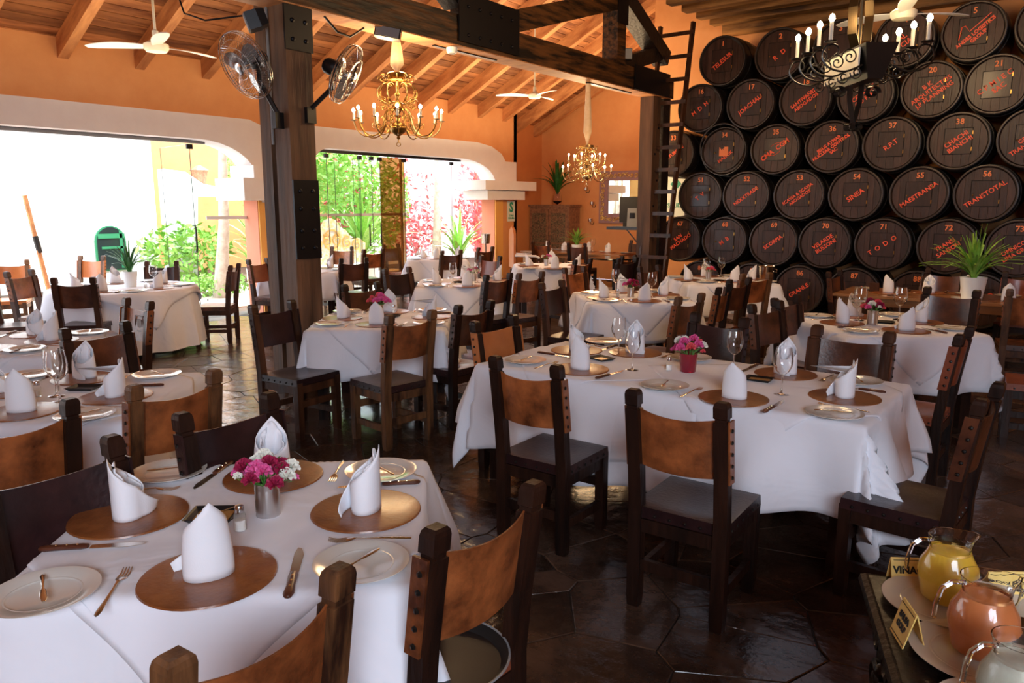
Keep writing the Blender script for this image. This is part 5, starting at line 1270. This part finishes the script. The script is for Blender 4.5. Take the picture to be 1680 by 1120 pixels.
# ------------------------------------------------------------------ courtyard outside
gr = struct('ground', MB().box((-19.3, 9, -.06), (16.2, 34, .1)), 'soil'); 
pv = voronoi(-15.5, -11.2, 1.5, 15, .55, 21); k_ = MB()
for p, poly in pv: stone(k_, p, poly, .012, .012, -.03)
k_.build('paving_stone', 'court_paving', gr, 'stuff')
struct('wall_courtyard_white', MB().box((-17.2, 1.2, 2.6), (.4, 15.6, 5.2)), 'white_wash')
struct('wall_courtyard_orange', MB().box((-19.6, 14.2, 2.4), (.4, 15, 4.8)), 'orange_wall')
struct('wall_courtyard_end', MB().box((-15.5, 21.5, 2.4), (9, .4, 4.8)), 'rose_brick')
obj('trim_7', ext_poly([(9.0, 0), (9.0, 2.55), (9.5, 2.5), (9.9, 2.25), (10.6, 2.12), (11.3, 2.2), (11.9, 2.4), (12.6, 2.45), (13.2, 2.45), (13.2, 1.95), (9.75, 1.95), (9.6, 0)], -16.8, -16.5), 'white_wash', None, 'structure')
struct('wall_courtyard_sunlit', MB().box((-16.95, 17.2, 2.1), (.3, 5.6, 4.2)), 'white_wash')
wd = empty('window_1'); wd['kind'] = 'structure'
arcp = [(8.05-.55, .3), (8.05+.0, .3)]
def arch_poly(y0, y1, z0, z1):
    c = (y0+y1)/2; r = (y1-y0)/2; return [(y0, z0), (y1, z0)]+[(c+r*math.cos(R(a)), z1-r+r*math.sin(R(a))) for a in range(0, 181, 20)]
prism(arch_poly(7.58, 8.24, .35, 1.32), -16.99, -16.95, 'x').build('window_frame', 'green_frame', wd)
prism(arch_poly(7.62, 8.20, .38, 1.29), -16.95, -16.93, 'x').build('pane', 'dark_pane', wd)
MB().box((-16.92, 7.95, .85), (.02, .5, .05)).box((-16.92, 7.92, 1.10), (.02, .56, .10)).box((-16.92, 8.12, .8), (.02, .06, .8)).build('glazing_bar', 'green_frame', wd)
def bush(loc, rad, n, size, m, seed, label, name='shrub', cat='shrub', trunk=None, long_=1.0, group='plants in the courtyard'):
    r = random.Random(seed); e = thing(name, loc, 0, label, cat, group); mb = MB()
    for i in range(n):
        d = Vector((r.gauss(0, 1), r.gauss(0, 1), r.gauss(0, 1))).normalized(); q = r.random()**.4
        c = Vector((d.x*rad[0]*q, d.y*rad[1]*q, d.z*rad[2]*q+rad[2])); u = Vector((r.uniform(-1, 1), r.uniform(-1, 1), r.uniform(-.5, 1))).normalized(); w = u.orthogonal().normalized(); s_ = size*r.uniform(.6, 1.4)
        mb.add([c-u*s_*long_, c+w*s_*.38+u*s_*.1, c+u*s_*long_, c-w*s_*.38+u*s_*.1], [(0, 1, 2, 3)])
    mb.build('foliage', m, e, 'stuff')
    st = MB()
    for k in range(4): a = k*1.7; st.tube([(0, 0, 0), (.15*rad[0]*math.cos(a), .15*rad[1]*math.sin(a), rad[2]*.5), (.5*rad[0]*math.cos(a), .5*rad[1]*math.sin(a), rad[2]*1.2)], [.03, .022, .01], 5)
    st.build('stem', 'bark', e)
    return e
bush((-13.6, 8.1, 0), (.7, 1.0, .22), 1100, .05, 'leaf_bright', 1, 'low bright green ground cover beyond the wet floor', 'ground_cover', 'plant')
bush((-16.2, 9.2, .1), (.7, 1.1, .65), 700, .10, 'leaf_bright', 2, 'sunlit green bush beside the arched green window')
bush((-16.0, 11.6, .1), (.6, .9, .9), 500, .13, 'leaf_bright', 3, 'tall thin sunlit bush in front of the white courtyard wall')
for i, (x, y, z, n, h, lab, mm) in enumerate([(-15.5, 10.6, .3, 26, 1.3, 'spiky dracaena behind the palm trunk', 'leaf_bright'), (-15.0, 11.3, .3, 26, 1.3, 'spiky plant right of the palm trunk', 'leaf_deep'), (-14.2, 9.7, .0, 24, 1.1, 'spiky plant in a terracotta tub behind the glass door', 'leaf_bright'),
                                    (-13.8, 12.3, .3, 30, 1.7, 'big spiky plant beside the ornate bench', 'leaf_bright'), (-14.0, 16.0, .0, 24, 1.5, 'spiky plant before the sunlit wall', 'leaf_bright')]):
    e = grass_plant(x, y, z, h, h*.8, n, 40+i, lab, mm, None, .1, .2, .05); e['group'] = 'plants in the courtyard'
    MB().lathe([(1e-6, 0), (.18, 0), (.24, .3), (1e-6, .3)], 18, caps=False).build('tub', 'terracotta', e)
    if z > .1: MB().lathe([(1e-6, -z), (.3, -z), (.3, 0), (1e-6, 0)], 14, caps=False).build('plinth', 'white_wash', e)
for (x, y, lab, lean) in ((-13.2, 8.15, 'pale leaning palm trunk in the courtyard behind the left opening', .25), (-14.5, 15.6, 'slim pale trunk before the sunlit courtyard wall', .1), (-12.6, 9.25, 'tan trunk left of the ornate bench', -.2)):
    t = thing('tree_trunk', (x, y, 0), 0, lab, 'tree'); MB().tube([(0, 0, 0), (.02, lean*.1, .5), (.0, lean*.6, 1.4), (.03, lean*.7, 2.3), (0, lean, 3.2)], [.17, .13, .10, .085, .07], 10).build('trunk', 'bark', t)
    mbf = MB(); r = random.Random(9)
    for k in range(9):
        a = k*.7; mbf.tube([(0, lean, 3.2), (.5*math.cos(a), lean+.5*math.sin(a), 3.6), (1.1*math.cos(a), lean+1.1*math.sin(a), 3.3)], [.03, .05, .01], 4)
    mbf.build('fronds', 'leaf_bright', t)
bush((-14.0, 10.6, 1.35), (1.2, 1.5, 1.1), 3200, .085, 'leaf_bright', 5, 'leafy green tree crown seen through the right opening', 'leafy_tree', 'tree')
bush((-15.3, 13.6, .2), (1.0, 1.6, 1.6), 2600, .09, 'leaf_bright', 6, 'yellow-green tree behind the bronze glass panels', 'leafy_tree', 'tree')
bush((-15.8, 13.4, .4), (.6, 1.4, 1.4), 900, .09, 'bougainvillea', 7, 'red bougainvillea behind the bronze glass panels')
bush((-15.9, 16.3, .1), (.3, 1.3, .9), 420, .10, 'bougainvillea', 8, 'red bougainvillea low on the sunlit wall')
bush((-15.95, 15.9, 1.6), (.25, 1.4, .8), 110, .10, 'bougainvillea', 9, 'sparse bougainvillea flowers high on the sunlit wall')
bush((-15.6, 19.0, .2), (.5, 1.2, 1.7), 1000, .10, 'bougainvillea', 10, 'dense red bougainvillea left of the right-hand pier')
bn = thing('ornate_bench', (-13.1, 11.0, 0), R(90), 'ornate tiled bench with a curvy scrolled back behind the glass', 'bench')
pp = [(-.95, .45), (.95, .45), (.98, .9), (.8, 1.02), (.6, .98), (.42, 1.2), (.25, 1.28), (.15, 1.42), (0, 1.48), (-.15, 1.42), (-.25, 1.28), (-.42, 1.2), (-.6, .98), (-.8, 1.02), (-.98, .9)]
prism(pp, .25, .33, 'y').build('backrest', 'bench_tile', bn)
MB().box((0, 0, .42), (1.9, .5, .08)).build('seat', 'white_wash', bn)
for s in (-.85, .85): MB().box((s, 0, .19), (.14, .45, .38)).build('leg', 'white_wash', bn)
cv = MB()
for k, x in enumerate((-.7, -.42, -.15, .15, .42, .7)): cv.tube(spiral((x, .24, .8+.22*(1-abs(x))), Vector((1 if x > 0 else -1, 0, 0)), W_, .15, 1.7, 1, 22), .018, 4)
cv.tube([(.22*math.cos(a), .24, 1.0+.22*math.sin(a)) for a in [2*math.pi*i/20 for i in range(21)]], .02, 4)
cv.build('scrollwork', 'gilt', bn)
bk = thing('champagne_bucket', (-9.9, 12.15, .98), 0, 'small dark metal bucket on a stand before the right-hand pier', 'bucket')
MB().lathe([(1e-6, 0), (.08, 0), (.10, .2), (.09, .2), (.07, .02), (1e-6, .02)], 20, caps=False).build('bucket_body', 'steel', bk)
MB().tube([(0, 0, 0), (0, 0, -.96)], .012, 6).lathe([(1e-6, -.975), (.14, -.975), (.14, -.96), (1e-6, -.96)], 16, caps=False).build('stand', 'iron', bk)
gp = thing('parasol_pole', (-12.6, 4.95, 0), 0, 'orange and dark pole leaning in the courtyard near the left edge', 'pole')
MB().tube([(0, 0, 0), (0, -.25, 1.9)], .035, 8).build('pole_shaft', 'rafter_wood', gp); MB().tube([(0, -.13, 1.05), (0, -.17, 1.3)], .042, 8).build('dark_clamp', 'iron', gp)
MB().lathe([(1e-6, -.01), (.25, -.01), (.25, .06), (.04, .1), (1e-6, .1)], 16, caps=False).build('base', 'white_wash', gp)
wl2 = thing('wall_lantern', (-16.95, 10.0+.1, 2.2), 0, 'brown metal lantern on the white courtyard arch', 'lantern')
MB().loft([[(sx*a, sy*a, z) for sx, sy in ((-1, -1), (1, -1), (1, 1), (-1, 1))] for z, a in ((0, .08), (.35, .14), (.37, .16), (.48, .03))]).build('lantern_body', 'carved_wood', wl2)
